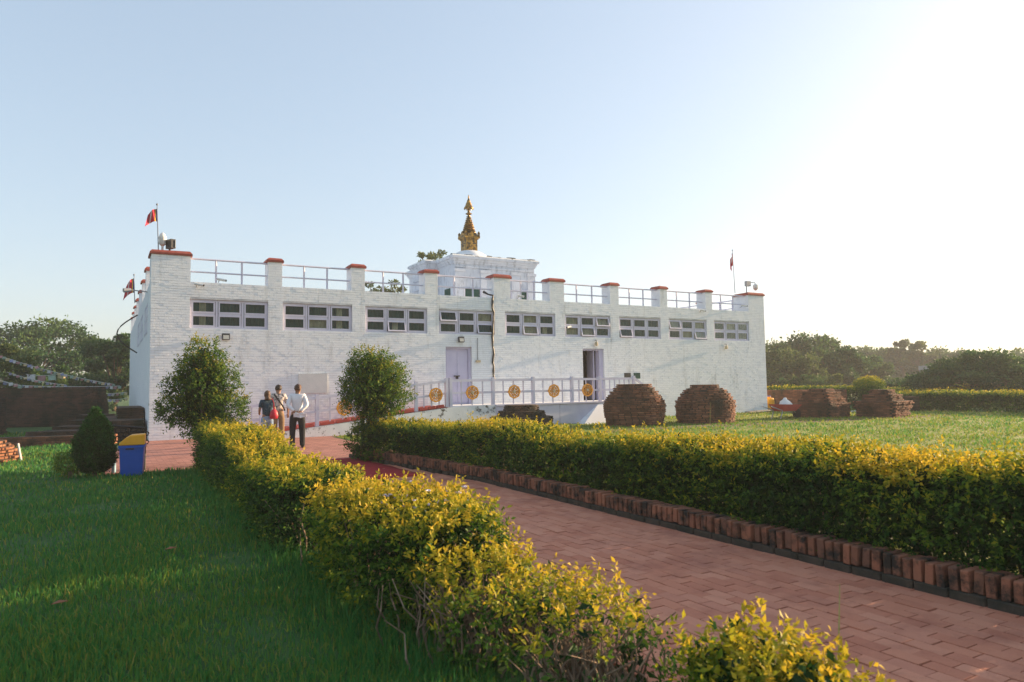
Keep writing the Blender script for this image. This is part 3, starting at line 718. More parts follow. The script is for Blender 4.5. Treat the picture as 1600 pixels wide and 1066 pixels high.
cctv(23.95, -.15, 5.07, R(-15), 'white security camera below the last parapet pillar before the right corner')
cctv(13.7, -.1, 5.28, R(-20), 'security camera on the parapet in front of the white upper shrine')
cctv(27.0, .0, 5.45, R(-40), 'dark lensed security camera beside the right corner pillar')
# frayed cable and conduit
mb = MB(); P = [(12.12, .2, 5.42), (12.25, .05, 5.3)]
z = 5.25
while z > .9:
    P.append((12.42+rnd.gauss(0, .022), -.035, z)); z -= .17
cb = mb.tube(P, [.03+.03*rnd.random() for _ in P], 5).build('cable', 'black'); one(cb, 'frayed black cable hanging down the temple front beside the wide pillar', 'cable')
cn = thing('conduit', 'thin white conduit with a small switch box right of the closed door', 'conduit', (11.7, -.02, 2.5))
MB().tube([(11.71, -.02, 3.5), (11.71, -.02, 2.62)], .014, 5).build('pipe', 'grey', cn); MB().box((11.72, -.04, 2.56), (.2, .07, .09)).build('switch_box', 'curtain', cn)
pq = MB().box((5.16, -.015, 1.76), (1.02, .04, .69)).build('plaque', 'plaque'); one(pq, 'blank grey cement plaque on the white wall behind the visitors', 'plaque')
for i, (x, mt) in enumerate(((19.33, 'black'), (19.88, 'green_cloth'))):
    o = MB().box((x, -.012, 1.92), (.36, .03, .26)).build('notice_plate', mt); one(o, ('left' if i == 0 else 'right') + ' one of two small dark plates on the wall beyond the railing', 'notice', 'small plates on the temple wall')
# flags
fm = bpy.data.materials.new('striped_flag_cloth'); nt, N_, L_, P_ = nodes_of(fm)
tc = N_.new('ShaderNodeTexCoord'); sx_ = N_.new('ShaderNodeSeparateXYZ'); L_.new(tc.outputs['UV'], sx_.inputs[0])
rpn = N_.new('ShaderNodeValToRGB'); rpn.color_ramp.interpolation = 'CONSTANT'
cs = [(.0, (.03, .05, .30)), (.12, (.65, .40, .03)), (.22, (.45, .015, .04)), (.55, (.70, .62, .60)), (.66, (.50, .03, .05)), (.88, (.40, .012, .06))]
e = rpn.color_ramp.elements
while len(e) < len(cs): e.new(.5)
for i, (p, c) in enumerate(cs): e[i].position = p; e[i].color = (*c, 1)
L_.new(sx_.outputs[0], rpn.inputs[0]); L_.new(rpn.outputs[0], P_.inputs['Base Color']); P_.inputs['Roughness'].default_value = .85
M['flagcloth'] = fm
def flag(x, y, z0, z1, fw_, fh, lab, droop=1.0, ang=0):
    t = thing('flag', lab, 'flag', (x, y, z0), 'striped flags on the temple')
    MB().tube([(x, y, z0), (x-.04*(z1-z0), y, z1)], [.02, .012], 5).lathe([(.03, 0), (.035, .03), (.0, .08)], (x-.04*(z1-z0), y, z1), 6).build('pole', 'grey', t)
    nu, nv = 12, 10; vs_ = []; uv = []
    for j in range(nv+1):
        v = j/nv
        for i in range(nu+1):
            u = i/nu
            gx = u*fw_*(1-.55*droop*(1-.3*v)); zz = z1-.12-v*fh-u*u*droop*fh*.55
            xo = -gx*math.cos(ang) - .04*(zz-z0); yo = .07*math.sin(u*9+v*2.5)*(.3+u) - gx*math.sin(ang)
            vs_.append((x+xo, y+yo, zz)); uv.append((u, v))
    mb = MB().add(vs_, [(j*(nu+1)+i, j*(nu+1)+i+1, (j+1)*(nu+1)+i+1, (j+1)*(nu+1)+i) for j in range(nv) for i in range(nu)])
    o = mb.build('cloth', 'flagcloth', t, smooth=True)
    ul = o.data.uv_layers.new(name='UV')
    for lp in o.data.loops: ul.data[lp.index].uv = uv[lp.vertex_index]
flag(.22, .35, 6.15, 7.68, .62, .42, 'striped flag drooping from a pole on the left corner pillar')
flag(26.95, .5, 6.15, 8.35, .55, .62, 'narrow red flag furled on a pole near the right corner', 1.35)
flag(-.25, 7.6, 5.2, 6.35, .75, .6, 'red and white flag hanging off the shaded left side of the temple', 1.1)
# floodlight and siren on the left corner pillar, dome camera post on the right one
sr_ = thing('siren', 'pale loudhailer siren on top of the left corner pillar', 'siren', (.32, .5, 6.15))
MB().tube([(.34, .45, 6.15), (.34, .45, 6.38)], .04, 6).build('stem', 'whitep', sr_)
MB().lathe([(.05, 6.36), (.11, 6.42), (.10, 6.55), (.13, 6.62), (.07, 6.76), (.03, 6.80)], (.34, .45, 0), 10).build('horn', 'whitep', sr_, smooth=True)
fl2 = thing('floodlight', 'large square floodlight on top of the left corner pillar', 'floodlight', (.6, .4, 6.15))
MB().box((.58, .36, 6.42), (.16, .34, .30), R(25)).build('housing', 'black', fl2); MB().box((.655, .325, 6.42), (.012, .27, .24), R(25)).build('lens', 'lamp', fl2); MB().tube([(.55, .36, 6.15), (.55, .36, 6.28)], .03, 5).build('bracket', 'black', fl2)
dc = thing('camera_post', 'post with a hanging dome camera on the right corner pillar', 'camera', (27.75, .5, 6.15))
MB().tube([(27.75, .45, 6.13), (27.75, .45, 6.78)], .03, 6).build('post', 'grey', dc); MB().box((27.86, .45, 6.68), (.3, .16, .26)).build('junction_box', 'grey', dc)
MB().tube([(28.0, .45, 6.74), (28.3, .4, 6.78), (28.38, .4, 6.7)], .02, 5).build('arm', 'grey', dc); MB().lathe([(.05, 6.70), (.14, 6.62), (.14, 6.48), (.09, 6.38), (.02, 6.34)], (28.38, .4, 0), 10).build('dome', 'whitep', dc)
hl = thing('security_light', 'grey lamp on a bracket off the shaded left wall', 'lamp', (-.1, 2.4, 5.05))
MB().tube([(0.02, 2.4, 5.05), (-.55, 2.2, 5.07)], .02, 5).build('arm', 'grey', hl); MB().tube([(-.52, 2.2, 5.07), (-.74, 2.12, 5.03)], [.06, .08], 8).build('head', 'grey', hl)
hs = MB().tube([(-.12+(-.75*math.sin(q*math.pi/10)), 8.2, 4.75-.16*q+.02) for q in range(11)], .03, 6).build('hose', 'black'); one(hs, 'black looped hose bulging from the shaded left side wall', 'hose')

# ------------------------------------------------------------------ brick ruins
def mound(name, lab, c, prof, mat, ns, grp, sq=0, jit=.010, bl=.235, ch=.068):
    """courses of bricks laid in rings (or squares), stepping in towards the top; prof maps height to radius"""
    t = thing(name, lab, 'ruin', (c[0], c[1], 0), grp)
    top = prof[-1][1]; items = []; z = 0; k_ = 0
    rr = lambda h: float(np.interp(h, [p[1] for p in prof], [p[0] for p in prof]))
    while z < top:
        r = rr(z+ch/2) + rnd.gauss(0, .013)
        if sq:
            per = 8*r*.0 + 8*r; n = int(8*r/(bl+.01)); 
            for i in range(n):
                u = ((i+.5*(k_ % 2))/n) % 1; side = int(u*4); f = ((u*4-side)*2-1)*max(.2, (r-bl*.5)/r)
                lx, ly = [(f*r, -r), (r, f*r), (-f*r, r), (-r, -f*r)][side]
                rz = [0, math.pi/2, 0, math.pi/2][side]
                ins = .06; lx -= math.copysign(ins, lx) if side in (1, 3) else 0; ly -= math.copysign(ins, ly) if side in (0, 2) else 0
                ca, sa = math.cos(sq), math.sin(sq); jx = rnd.gauss(0, jit)
                items.append(((c[0]+lx*ca-ly*sa+jx, c[1]+lx*sa+ly*ca+rnd.gauss(0, jit), z+ch/2), (bl*rnd.uniform(.80, 1.0), .13, ch-.014-rnd.uniform(0, .008)), rz+sq+rnd.gauss(0, .02), rnd.gauss(0, .015)))
        else:
            n = max(6, int(2*math.pi*r/(bl+.012)))
            for i in range(n):
                a = 2*math.pi*(i+.5*(k_ % 2)+rnd.uniform(-.04, .04))/n
                if z > top*.55 and rnd.random() < .05: continue
                q = r-.06+rnd.gauss(0, jit)
                items.append(((c[0]+q*math.cos(a), c[1]+q*math.sin(a), z+ch/2+rnd.gauss(0, .002)), (bl*rnd.uniform(.80, 1.0), .13, ch-.014-rnd.uniform(0, .010)), a+math.pi/2+rnd.gauss(0, .03), rnd.gauss(0, .02)))
        z += ch; k_ += 1
    if sq:
        mb = MB(); zz = 0
        while zz < top-.001:
            r = rr(zz+ch/2)-.05; mb.box((c[0], c[1], zz+ch/2), (2*r, 2*r, ch-.004), sq); zz += ch
        mb.build('core', 'brick_dark', t)
    else:
        pr = []; zz = 0
        while zz < top-.001:
            r = rr(zz+ch/2)-.035; pr += [(r, zz), (r, zz+ch-.004)]; zz += ch
        MB().lathe(pr, (c[0], c[1], 0), 28).build('core', 'brick_dark', t)
    bricks(t, items, mat, ns, 'brick', toward_cam(c), 'far_side_brickwork')
G_M = 'ruined brick mounds on the lawn'
mound('brick_mound', 'large round brick mound in front of the railing end', (16.35, -4.05), [(1.06, 0), (1.12, .3), (1.17, .6), (1.17, .80), (1.13, .92), (1.08, .95), (1.07, 1.05), (1.00, 1.08), (.98, 1.16), (.90, 1.19), (.88, 1.28), (.78, 1.31), (.77, 1.40), (.68, 1.42), (.66, 1.52)], 'brick', 260, G_M)
mound('brick_mound', 'large round brick mound before the blank right part of the wall', (19.35, -4.75), [(1.08, 0), (1.13, .3), (1.14, .6), (1.13, .88), (1.04, .92), (1.03, 1.02), (.96, 1.05), (.95, 1.15), (.84, 1.18), (.82, 1.27), (.72, 1.30), (.62, 1.36), (.52, 1.44)], 'brick', 260, G_M)
mound('brick_mound', 'low broken brick mound half hidden behind the right hedge', (11.75, -3.35), [(1.15, 0), (1.12, .3), (1.10, .48), (.86, .50), (.80, .66), (.66, .68), (.60, .82)], 'brick_dark', 120, G_M)
mound('brick_stump', 'stepped square brick stump beside the wheelbarrow', (25.75, -5.25), [(.84, 0), (.86, .30), (.86, .62), (.74, .64), (.72, .80), (.62, .82), (.60, 1.06), (.42, 1.08), (.40, 1.2)], 'brick', 160, G_M, sq=.12)
mound('brick_stump', 'stepped square brick stump standing before the far clipped hedge', (27.6, -6.85), [(.82, 0), (.82, .30), (.88, .33), (.88, .68), (.64, .70), (.60, .96), (.42, .98), (.38, 1.14)], 'brick', 160, G_M, sq=.16)
mound('brick_mound', 'orange sunlit brick heap at the left edge of the lawn', (-4.05, -4.35), [(1.15, 0), (1.05, .2), (.90, .38), (.72, .5), (.52, .6), (.30, .66)], 'brick_orange', 200, G_M, jit=.02)
def brick_wall(name, lab, p0, p1, z1, thick, mat, ns, z0=0.0, group=None, slope=0.0, ch=.072, bl=.25, cat='wall'):
    """straight wall of laid bricks, both faces and ends"""
    a, b = Vector((*p0, 0)), Vector((*p1, 0)); d = (b-a); ln = d.length; d.normalize(); nn = Vector((-d.y, d.x, 0)); rz = math.atan2(d.y, d.x)
    t = thing(name, lab, cat, tuple(a), group); items = []; z = z0; k_ = 0
    mc = MB()
    while z < z1-.001:
        ins = slope*(z-z0)
        w = thick/2-ins*.5
        for sgn in (-1, 1):
            x = -(bl/2 if k_ % 2 else 0)
            while x < ln-ins:
                s0, s1 = max(x, ins), min(x+bl-.01, ln-ins)
                if s1-s0 > .04:
                    p = a + d*((s0+s1)/2) + nn*sgn*(w-.055+rnd.gauss(0, .008))
                    items.append(((p.x, p.y, z+ch/2), (s1-s0, .12, ch-.010), rz+rnd.gauss(0, .012), rnd.gauss(0, .012)))
                x += bl
        for e in (ins+.055, ln-ins-.055):
            m_ = max(1, int((2*w-.24)/(bl))); 
            for i in range(m_):
                off = -w+.12+(i+.5)*(2*w-.24)/m_; p = a + d*e + nn*off
                items.append(((p.x, p.y, z+ch/2), (.12, (2*w-.24)/m_-.01, ch-.010), rz, rnd.gauss(0, .012)))
        c = a + d*(ln/2); mc.box((c.x, c.y, z+ch/2), (ln-2*ins-.06, 2*w-.06, ch-.006), rz)
        z += ch; k_ += 1
    mc.build('core', 'brick_dark', t)
    bricks(t, items, mat, ns, 'brick', rest_name='brickwork')
    return t
brick_wall('ruin_wall', 'long dark brick ruin wall under the prayer flags', (-9.5, 16.5), (-1.25, 13.0), 1.75, 1.2, 'brick_dark', 160, slope=.12)
brick_wall('ruin_wall', 'nearer dark brick wall end at the left picture edge', (-9.0, 8.2), (-4.55, 7.3), 1.36, 1.0, 'brick_dark', 120, slope=.06)
brick_wall('low_wall', 'low reddish brick footing between lawn and sunken ruin', (-4.6, .7), (-.9, -.25), .27, .4, 'brick', 60)
for i, (x0, y0, x1, y1, z) in enumerate(((-3.1, 3.6, -1.3, 3.0, .24), (-2.7, 5.2, -1.2, 4.8, .36), (-2.35, 6.9, -1.1, 6.6, .48), (-2.1, 8.7, -1.0, 8.4, .62))):
    brick_wall('brick_step', ('lowest and nearest', 'second', 'third', 'topmost and farthest')[i] + ' of the dark brick steps behind the conifer', (x0, y0), (x1, y1), z, 1.1, 'brick_dark', 20, group='dark brick steps in the ruin', cat='step')
pf = brick_wall('brick_platform', 'stepped brick platform against the shaded left side of the temple', (-.75, .9), (-.75, 6.2), .58, 1.3, 'brick_dark', 60, cat='platform')
brick_wall('brick_platform', 'upper block of old brick beside the temple side wall', (-.45, 2.6), (-.45, 6.0), .95, .8, 'brick_dark', 30, z0=.582, cat='platform')
one(MB().box((-3.3, 3.9, .13), (.5, .4, .26), .3, .85).build('stone_block', 'brick_dark'), 'dark loose block lying on the sunken grass', 'stone')
one(MB().tube([(-2.88, -4.9, 0), (-2.95, -4.9, .42)], .025, 6).build('marker_stake', 'whitep'), 'short white stake beside the orange brick heap', 'stake')
brick_wall('ruin_wall', 'low brown brick wall beyond the right end of the temple', (29.3, 3.2), (32.6, -1.7), 1.02, .7, 'brick', 160, slope=.03)
brick_wall('ruin_wall', 'far dark brick wall seen between the two square stumps', (32.2, -3.4), (33.4, -5.0), .72, .6, 'brick_dark', 20)
one(MB().span((30.0, -4.1, .004), (33.0, -3.1, .05)).build('stone_slab', 'plaque'), 'pale flat slab on the ground between the two square stumps', 'slab')
yb = thing('yellow_box', 'yellow barrel standing at the foot of the low brown wall', 'barrel', (29.3, 1.0, 0))
MB().lathe([(.26, .02), (.29, .05), (.29, .62), (.24, .68), (.12, .70), (.12, .76)], (29.0, .35, 0), 16).build('body', 'yellowp', yb, smooth=False); MB().lathe([(.13, .762), (.13, .80)], (29.0, .35, 0), 12).build('lid', 'bluep', yb)
wb = thing('wheelbarrow', 'dark red wheelbarrow loaded with a white sack near the stumps', 'wheelbarrow', (23.6, -5.0, 0))
MB().add([(23.2, -5.3, .32), (24.0, -5.3, .32), (24.0, -4.8, .32), (23.2, -4.8, .32), (23.05, -5.42, .62), (24.25, -5.42, .58), (24.25, -4.68, .58), (23.05, -4.68, .62)], [(3, 2, 1, 0), (0, 1, 5, 4), (1, 2, 6, 5), (2, 3, 7, 6), (3, 0, 4, 7)]).build('tray', 'redband', wb)
for y in (-5.28, -4.82):
    MB().tube([(24.3, -5.05, .2), (23.9, y, .32), (23.1, y, .38), (22.5, y, .55)], .022, 6).build('handle', 'grey', wb); MB().tube([(23.2, y, .36), (23.05, y, 0)], .02, 6).build('leg', 'grey', wb)
MB().tube([(24.35, -5.11, .2), (24.35, -4.99, .2)], [.2, .2], 16).build('wheel', 'black', wb)
sk = MB().lathe([(.26, 0), (.32, .08), (.26, .2), (.20, .3), (.09, .38), (.05, .46)], (23.65, -5.05, .42), 12, jit=.12).build('sack', 'whitep', smooth=True); one(sk, 'white sack heaped on the wheelbarrow', 'sack')
one(MB().box((26.6, -1.1, .12), (2.4, .22, .05), .25).build('plank', 'stone'), 'long grey plank lying by the right foot of the temple wall', 'plank')

# ------------------------------------------------------------------ hedges and shrubs
hd = thing('hedge', 'long clipped golden hedge right of the path behind the brick kerb', 'hedge', (5.1, -17, 0))
def hz(u): return 1.0 - .15*smooth(u, 3.4, 5.6) + .03*np.sin(u*1.1+.5) + .03*np.sin(u*2.7)
near = hedge_leaves([(5.14, -26.2), (5.14, -22), (5.18, -18.2)], .58, .95, 330, .046, 3, length=.15, per=9, zfun=hz, sprouts=80, rough=.13, inner=1.3, basetint=.33)
far_ = hedge_leaves([(5.18, -18.2), (5.14, -14.8), (4.72, -11.6), (4.42, -10.3)], .58, .85, 220, .055, 4, length=.16, per=8, zfun=lambda u: .84+.04*np.sin(u*1.3+2), sprouts=60, rough=.13, inner=.8, basetint=.33)
back_ = hedge_leaves([(5.14, -34), (5.14, -26.2)], .58, 1.0, 90, .07, 13, length=.16, per=7, sprouts=0, inner=1.0)
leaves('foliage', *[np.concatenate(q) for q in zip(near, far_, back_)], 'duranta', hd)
stems('stems', [(5.2+rnd.uniform(-.4, .4), -26+i*.11) for i in range(140)], .9, 'twig', hd)
lh = thing('hedge', 'golden clipped hedge left of the path running back to the temple', 'hedge', (.95, -14, 0))
A = hedge_leaves([(.78, -17.9), (.84, -13.5), (.84, -9.9)], .40, .86, 260, .048, 5, length=.15, per=9, zfun=lambda u: .70+.03*np.sin(u*1.6+1)+.20*smooth(u, .5, 6), sprouts=60, rough=.11, yellow=.72, basetint=.30)
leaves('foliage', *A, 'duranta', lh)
stems('stems', [(.78+rnd.uniform(-.3, .3), -18.2+i*.1) for i in range(84)], .8, 'twig', lh)
def shrub(lab, line, hw, h, dens, seed, lsize=.045, yellow=.7, inner=.5, rough=.13, sprouts=30, nst=80, bt=.30, low=0, lean=.18, zfun=None, length=.16):
    t = thing('shrub', lab, 'shrub', (line[0][0], line[0][1], 0), 'overgrown golden shrubs left of the path')
    A = hedge_leaves(line, hw, h, dens, lsize, seed, yellow=yellow, inner=inner, rough=rough, sprouts=sprouts, length=length, per=9, basetint=bt, low=low, zfun=zfun)
    leaves('foliage', *A, 'duranta', t)
    L0 = np.array(line); pts = []
    for i in range(nst):
        f = rnd.random()*(len(line)-1); j = min(int(f), len(line)-2); p = L0[j]+(L0[j+1]-L0[j])*(f-j); pts.append((p[0]+rnd.gauss(0, hw*.5), p[1]+rnd.gauss(0, hw*.4)))
    stems('stems', pts, h*1.02, 'twig', t, lean=lean, r=.009, wob=.06)
    return t
shrub('rounded golden shrub at the middle of the left hedge row', [(1.02, -20.3), (.98, -19.25)], .52, .68, 330, 6, sprouts=80, nst=60, rough=.17, lean=.10)
shrub('low thin growth with bare stems filling the gap in the left hedge', [(.88, -18.85), (.88, -18.6)], .30, .50, 110, 12, inner=.2, sprouts=14, nst=90, lean=.16, rough=.16, bt=.34)
shrub('sparse twiggy shrub with bare stems and yellow tips left of the path', [(1.02, -21.5), (1.05, -20.65)], .40, .44, 140, 7, inner=.2, sprouts=60, nst=330, low=.12, lean=.16, rough=.18, bt=.36)
shrub('thin leggy shrub with long yellow shoots near the camera', [(1.12, -22.2), (1.14, -21.9)], .30, .40, 120, 8, inner=.15, sprouts=22, nst=110, low=.1, lean=.2, bt=.36, length=.2)
shrub('nearest bright yellow green shrub at the bottom of the picture', [(1.40, -23.22), (1.38, -22.92)], .25, .41, 480, 9, lsize=.046, inner=.5, sprouts=40, nst=60, bt=.48, yellow=.55, rough=.12, length=.18)
# small pale blossoms on the middle shrub
fb_ = thing('blossoms', 'tiny pale lilac blossoms on the rounded shrub', 'flowers', (1.1, -19.6, .8))
mb = MB()
for i in range(60):
    x, y = 1.05+rnd.uniform(-.3, .3), -19.8+rnd.uniform(-.6, .6); z = .72+rnd.gauss(0, .04)
    for q in range(4):
        a = q*math.pi/2+rnd.random(); mb.box((x+.012*math.cos(a), y+.012*math.sin(a), z), (.02, .014, .008), a, rx=.4)
mb.build('petals', plain('lilac_petal', (.62, .55, .66), .6), fb_)
# the two taller clipped bushes
def bush(name, lab, c, blobs, n, lsize, seed, mat='bushleaf', trunk_h=.9, light=(1, 0, 0)):
    t = thing(name, lab, 'bush', (c[0], c[1], 0), 'tall clipped bushes at the ends of the hedges')
    fb2 = Fbm(seed, 3.2); tot = sum(b[3]**2 for b in blobs); P = []; D = []; T = []
    for bx_, by_, bz_, r, rz_ in blobs:
        m = int(n*r*r/tot); v = unit(rng.normal(size=(m, 3))); lump = .90+.34*fb2(v*1.5+bx_*3)
        rad = r*lump*(1-np.minimum(.8, rng.exponential(.13, m)))
        p = v*rad[:, None]; p[:, 2] *= rz_/r
        P.append(p+[c[0]+bx_, c[1]+by_, bz_]); D.append(v+[0, 0, .35]+rng.normal(size=(m, 3))*.4)
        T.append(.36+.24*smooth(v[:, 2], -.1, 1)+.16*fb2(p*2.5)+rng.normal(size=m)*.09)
    P, D, T = np.concatenate(P), np.concatenate(D), np.concatenate(T)
    leaves('foliage', *shoots(P, D, rng.uniform(.06, .24, len(P))*np.where(rng.uniform(size=len(P)) < .06, 1.8, 1), 8, lsize*rng.uniform(.7, 1.25, len(P)), T, .35), mat, t)
    m = int(len(P)*.6); j = rng.integers(0, len(P), m); Q = P[j].copy(); ctr = np.array([c[0], c[1], 1.4]); Q[:, :2] = ctr[:2] + (Q[:, :2]-ctr[:2])*rng.uniform(.3, .8, (m, 1)); Q[:, 2] = 1.4 + (Q[:, 2]-1.4)*.9
    leaves('inner_foliage', *shoots(Q, rng.normal(size=(m, 3)), np.full(m, .16), 5, np.full(m, lsize*1.2), np.full(m, .08), .1), mat, t)  # dark tint paints the shaded inside of the crown
    mb = MB(); cz = blobs[0][2]
    mb.tube([(c[0], c[1], 0), (c[0]+.03, c[1], trunk_h*.5), (c[0], c[1], trunk_h), (c[0]+.05, c[1], cz+.3)], [.06, .05, .045, .02], 7)
    for i in range(16):
        k_ = rnd.randrange(len(P)); e = Vector(P[k_]); s0 = Vector((c[0], c[1], trunk_h*rnd.uniform(.5, 1.1))); mid = s0.lerp(e, .5)+Vector((0, 0, .08))
        mb.tube([s0, mid, s0.lerp(e, .95)], [.022, .014, .005], 4)
    mb.build('trunk', 'bark', t)
bush('clipped_bush', 'tall loose bush before the left corner of the temple wall', (.62, -8.75),
     [(.02, 0, 1.72, .52, .50), (.10, 0, 2.25, .40, .42), (-.46, .1, 1.18, .42, .26), (.48, 0, 1.20, .46, .28), (-.40, .1, 1.66, .32, .26), (.44, .05, 1.82, .36, .34), (-.12, 0, 2.05, .34, .3), (.0, 0, .85, .38, .3), (.1, .2, 1.3, .4, .3)], 2700, .062, 21)
bush('clipped_bush', 'tall dense bush at the far end of the right hedge', (3.98, -10.05),
     [(0, 0, 1.72, .66, .52), (-.05, 0, 2.08, .46, .40), (-.26, 0, 1.42, .44, .36), (.30, 0, 1.36, .50, .38), (.28, 0, 1.9, .40, .36), (.02, 0, .92, .36, .36), (-.05, .0, .42, .50, .42)], 3300, .058, 22, trunk_h=.7)
# conifer beside the bin: upright fans of fine sprays
cf = thing('conifer', 'dense dark green egg shaped conifer beside the blue bin', 'conifer', (-1.32, -9.55, 0))
n = 5200; tt = rng.uniform(0, 1, n)**.85; zc = .06+1.12*tt
rad = .33*np.sin(np.pi*np.clip(tt*.93+.14, 0, 1))**.7*(1-.25*tt)
an = rng.uniform(0, 6.283, n); rr_ = rad*(1-np.minimum(.8, rng.exponential(.16, n)))*(1+.10*np.sin(an*7+zc*5)+.14*np.sin(an*3+zc*9)+.08*np.sin(an*11-zc*14))
P = np.stack([-1.32+rr_*np.cos(an), -9.55+rr_*np.sin(an), zc], 1); D = np.stack([np.cos(an)*.35, np.sin(an)*.35, np.ones(n)], 1)+rng.normal(size=(n, 3))*.15
leaves('foliage', *shoots(P, D, rng.uniform(.08, .16, n), 9, np.full(n, .055), .35+.3*rng.normal(size=n)*.5, .4, .45), 'conifer', cf, aspect=.30)
MB().tube([(-1.32, -9.55, 0), (-1.32, -9.55, .9)], [.05, .02], 6).build('trunk', 'bark', cf)
sp1 = thing('young_shrub', 'small pale leaved shrub at the left foot of the conifer', 'shrub', (-1.72, -9.4, 0))
n = 260; v = unit(rng.normal(size=(n, 3))); P = np.array([-1.74, -9.4, .26])+v*np.array([.26, .2, .2])*rng.uniform(.5, 1, (n, 1))
leaves('foliage', *shoots(P, v+[0, 0, .5], np.full(n, .09), 6, np.full(n, .05), np.full(n, .5), .25), 'bushleaf', sp1)
stems('stems', [(-1.74+rnd.gauss(0, .06), -9.4+rnd.gauss(0, .06)) for _ in range(14)], .35, 'twig', sp1, lean=.3, r=.006)
# clipped hedges beyond the right lawn
def far_hedge(lab, line, hw, h, dens, lsize, seed):
    t = thing('hedge', lab, 'hedge', (line[0][0], line[0][1], 0), 'clipped hedges beyond the right lawn')
    leaves('foliage', *hedge_leaves(line, hw, h, dens, lsize, seed, yellow=.68, sprouts=0, per=5, length=.15, rough=.06, inner=.6, basetint=.2), 'duranta', t)
    mb = MB()
    for i in range(len(line)-1):
        a, b = Vector((*line[i], 0)), Vector((*line[i+1], 0)); n_ = int((b-a).length/.5)
        for q in range(n_):
            p = a.lerp(b, q/n_); mb.tube([p, p+Vector((rnd.gauss(0, .1), rnd.gauss(0, .1), h*.8))], [.02, .01], 4)
    mb.build('stems', 'twig', t, kind='stuff')
far_hedge('dark fronted clipped hedge bounding the right lawn', [(34.3, -3.2), (34.3, -14.5), (34.5, -26)], .6, .86, 110, .085, 31)
far_hedge('second clipped hedge row behind the one bounding the right lawn', [(39, 1.2), (39, -9), (39.5, -22)], .7, .82, 60, .11, 32)
far_hedge('third clipped hedge row out towards the umbrella shaped tree', [(47, 5.5), (47, -6), (47.5, -22)], .8, .85, 45, .13, 33)
far_hedge('hedge growing along the back of the low brown wall', [(31.0, 3.6), (33.8, -.9), (34.3, -1.9)], .5, 1.18, 80, .10, 34)
far_hedge('farthest clipped hedge row under the pale trees', [(58, 12), (58, -2), (59, -24)], 1.0, .90, 30, .18, 35)
bush2 = thing('round_bush', 'small round topped golden bush behind the farther square stump', 'bush', (33.6, -2.3, 0))
n = 900; v = unit(rng.normal(size=(n, 3))); P = np.array([33.6, -2.3, 1.25])+v*np.array([.7, .7, .42])*rng.uniform(.6, 1, (n, 1)); P2_ = np.array([33.6, -2.3, .6])+v*np.array([.5, .5, .6])*rng.uniform(.5, 1, (n, 1))
leaves('foliage', *shoots(np.concatenate([P, P2_]), np.concatenate([v, v])+[0, 0, .4], np.full(2*n, .14), 6, np.full(2*n, .085), np.concatenate([.42+.25*v[:, 2], np.full(n, .2)]), .3), 'duranta', bush2)
MB().tube([(33.6, -2.3, 0), (33.6, -2.3, 1)], [.06, .03], 6).build('trunk', 'bark', bush2)

# ------------------------------------------------------------------ lawn grass
def in_paved(x, y):
    a = (x > 1.42) & (x < 4.62) & (y < -9.3)
    b = (x > -1.18) & (x < 5.25) & (y > -9.38) & (y < .2)
    c = (x > -1.5) & (x < 30) & (y > -2.2) & (y < 27)
    return a | b | (c & (x > 0) & (y > 0))
def blades(name, x, y, h, w, tint, lab, mat='grass'):
    n = len(x); a = rng.uniform(0, 6.283, n); b = rng.uniform(0, 6.283, n); lean = np.abs(rng.normal(size=n))*.45*h
    sx, sy = np.cos(a)*w/2, np.sin(a)*w/2; lx, ly = np.cos(b)*lean, np.sin(b)*lean
    v = np.zeros((n, 5, 3), np.float32)
    v[:, 0, 0] = x-sx; v[:, 0, 1] = y-sy; v[:, 1, 0] = x+sx; v[:, 1, 1] = y+sy
    v[:, 2, 0] = x+sx*.8+lx*.35; v[:, 2, 1] = y+sy*.8+ly*.35; v[:, 2, 2] = h*.6
    v[:, 3, 0] = x-sx*.8+lx*.35; v[:, 3, 1] = y-sy*.8+ly*.35; v[:, 3, 2] = h*.6
    v[:, 4, 0] = x+lx; v[:, 4, 1] = y+ly; v[:, 4, 2] = h
    o = raw_mesh(name, v.reshape(-1, 3), np.array([[0, 1, 2], [0, 2, 3], [3, 2, 4]]), 5, n, np.repeat(tint, 5), mat, None, 'stuff')
    tag(o, lab, 'grass'); return o
def lawn(name, n, lab, rmin, rmax, amin, amax, h0, wscale, seed, keep, base=.38):
    """blades spread round the place the lawn is seen from, denser close by"""
    r = np.exp(rng.uniform(math.log(rmin), math.log(rmax), n)); a = rng.uniform(amin, amax, n)
    x = CAM.x + r*np.sin(a); y = CAM.y + r*np.cos(a)
    k = keep(x, y) & ~in_paved(x, y); x, y, r = x[k], y[k], r[k]
    f = Fbm(seed, .7); p = np.stack([x, y, np.zeros_like(x)], 1); ff = f(p); f2 = Fbm(seed+1, 3.0)(p)
    m = rng.uniform(size=len(x)) < .75+.5*f2; x, y, r, ff, f2 = x[m], y[m], r[m], ff[m], f2[m]
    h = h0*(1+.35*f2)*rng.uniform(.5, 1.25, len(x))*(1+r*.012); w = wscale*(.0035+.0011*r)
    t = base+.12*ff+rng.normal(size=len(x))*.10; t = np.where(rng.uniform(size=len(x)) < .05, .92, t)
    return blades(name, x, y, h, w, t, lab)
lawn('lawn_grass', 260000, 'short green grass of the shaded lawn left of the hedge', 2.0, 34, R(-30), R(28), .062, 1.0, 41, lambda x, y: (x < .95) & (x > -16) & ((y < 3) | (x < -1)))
lawn('sunlit_lawn_grass', 170000, 'sunlit yellow green grass of the lawn right of the hedge', 8, 60, R(8), R(78), .05, 1.15, 45, lambda x, y: (x > 5.3) & (y < 1.5) & (x < 34), base=.60)  # higher base tint puts sunlight into the blade colour
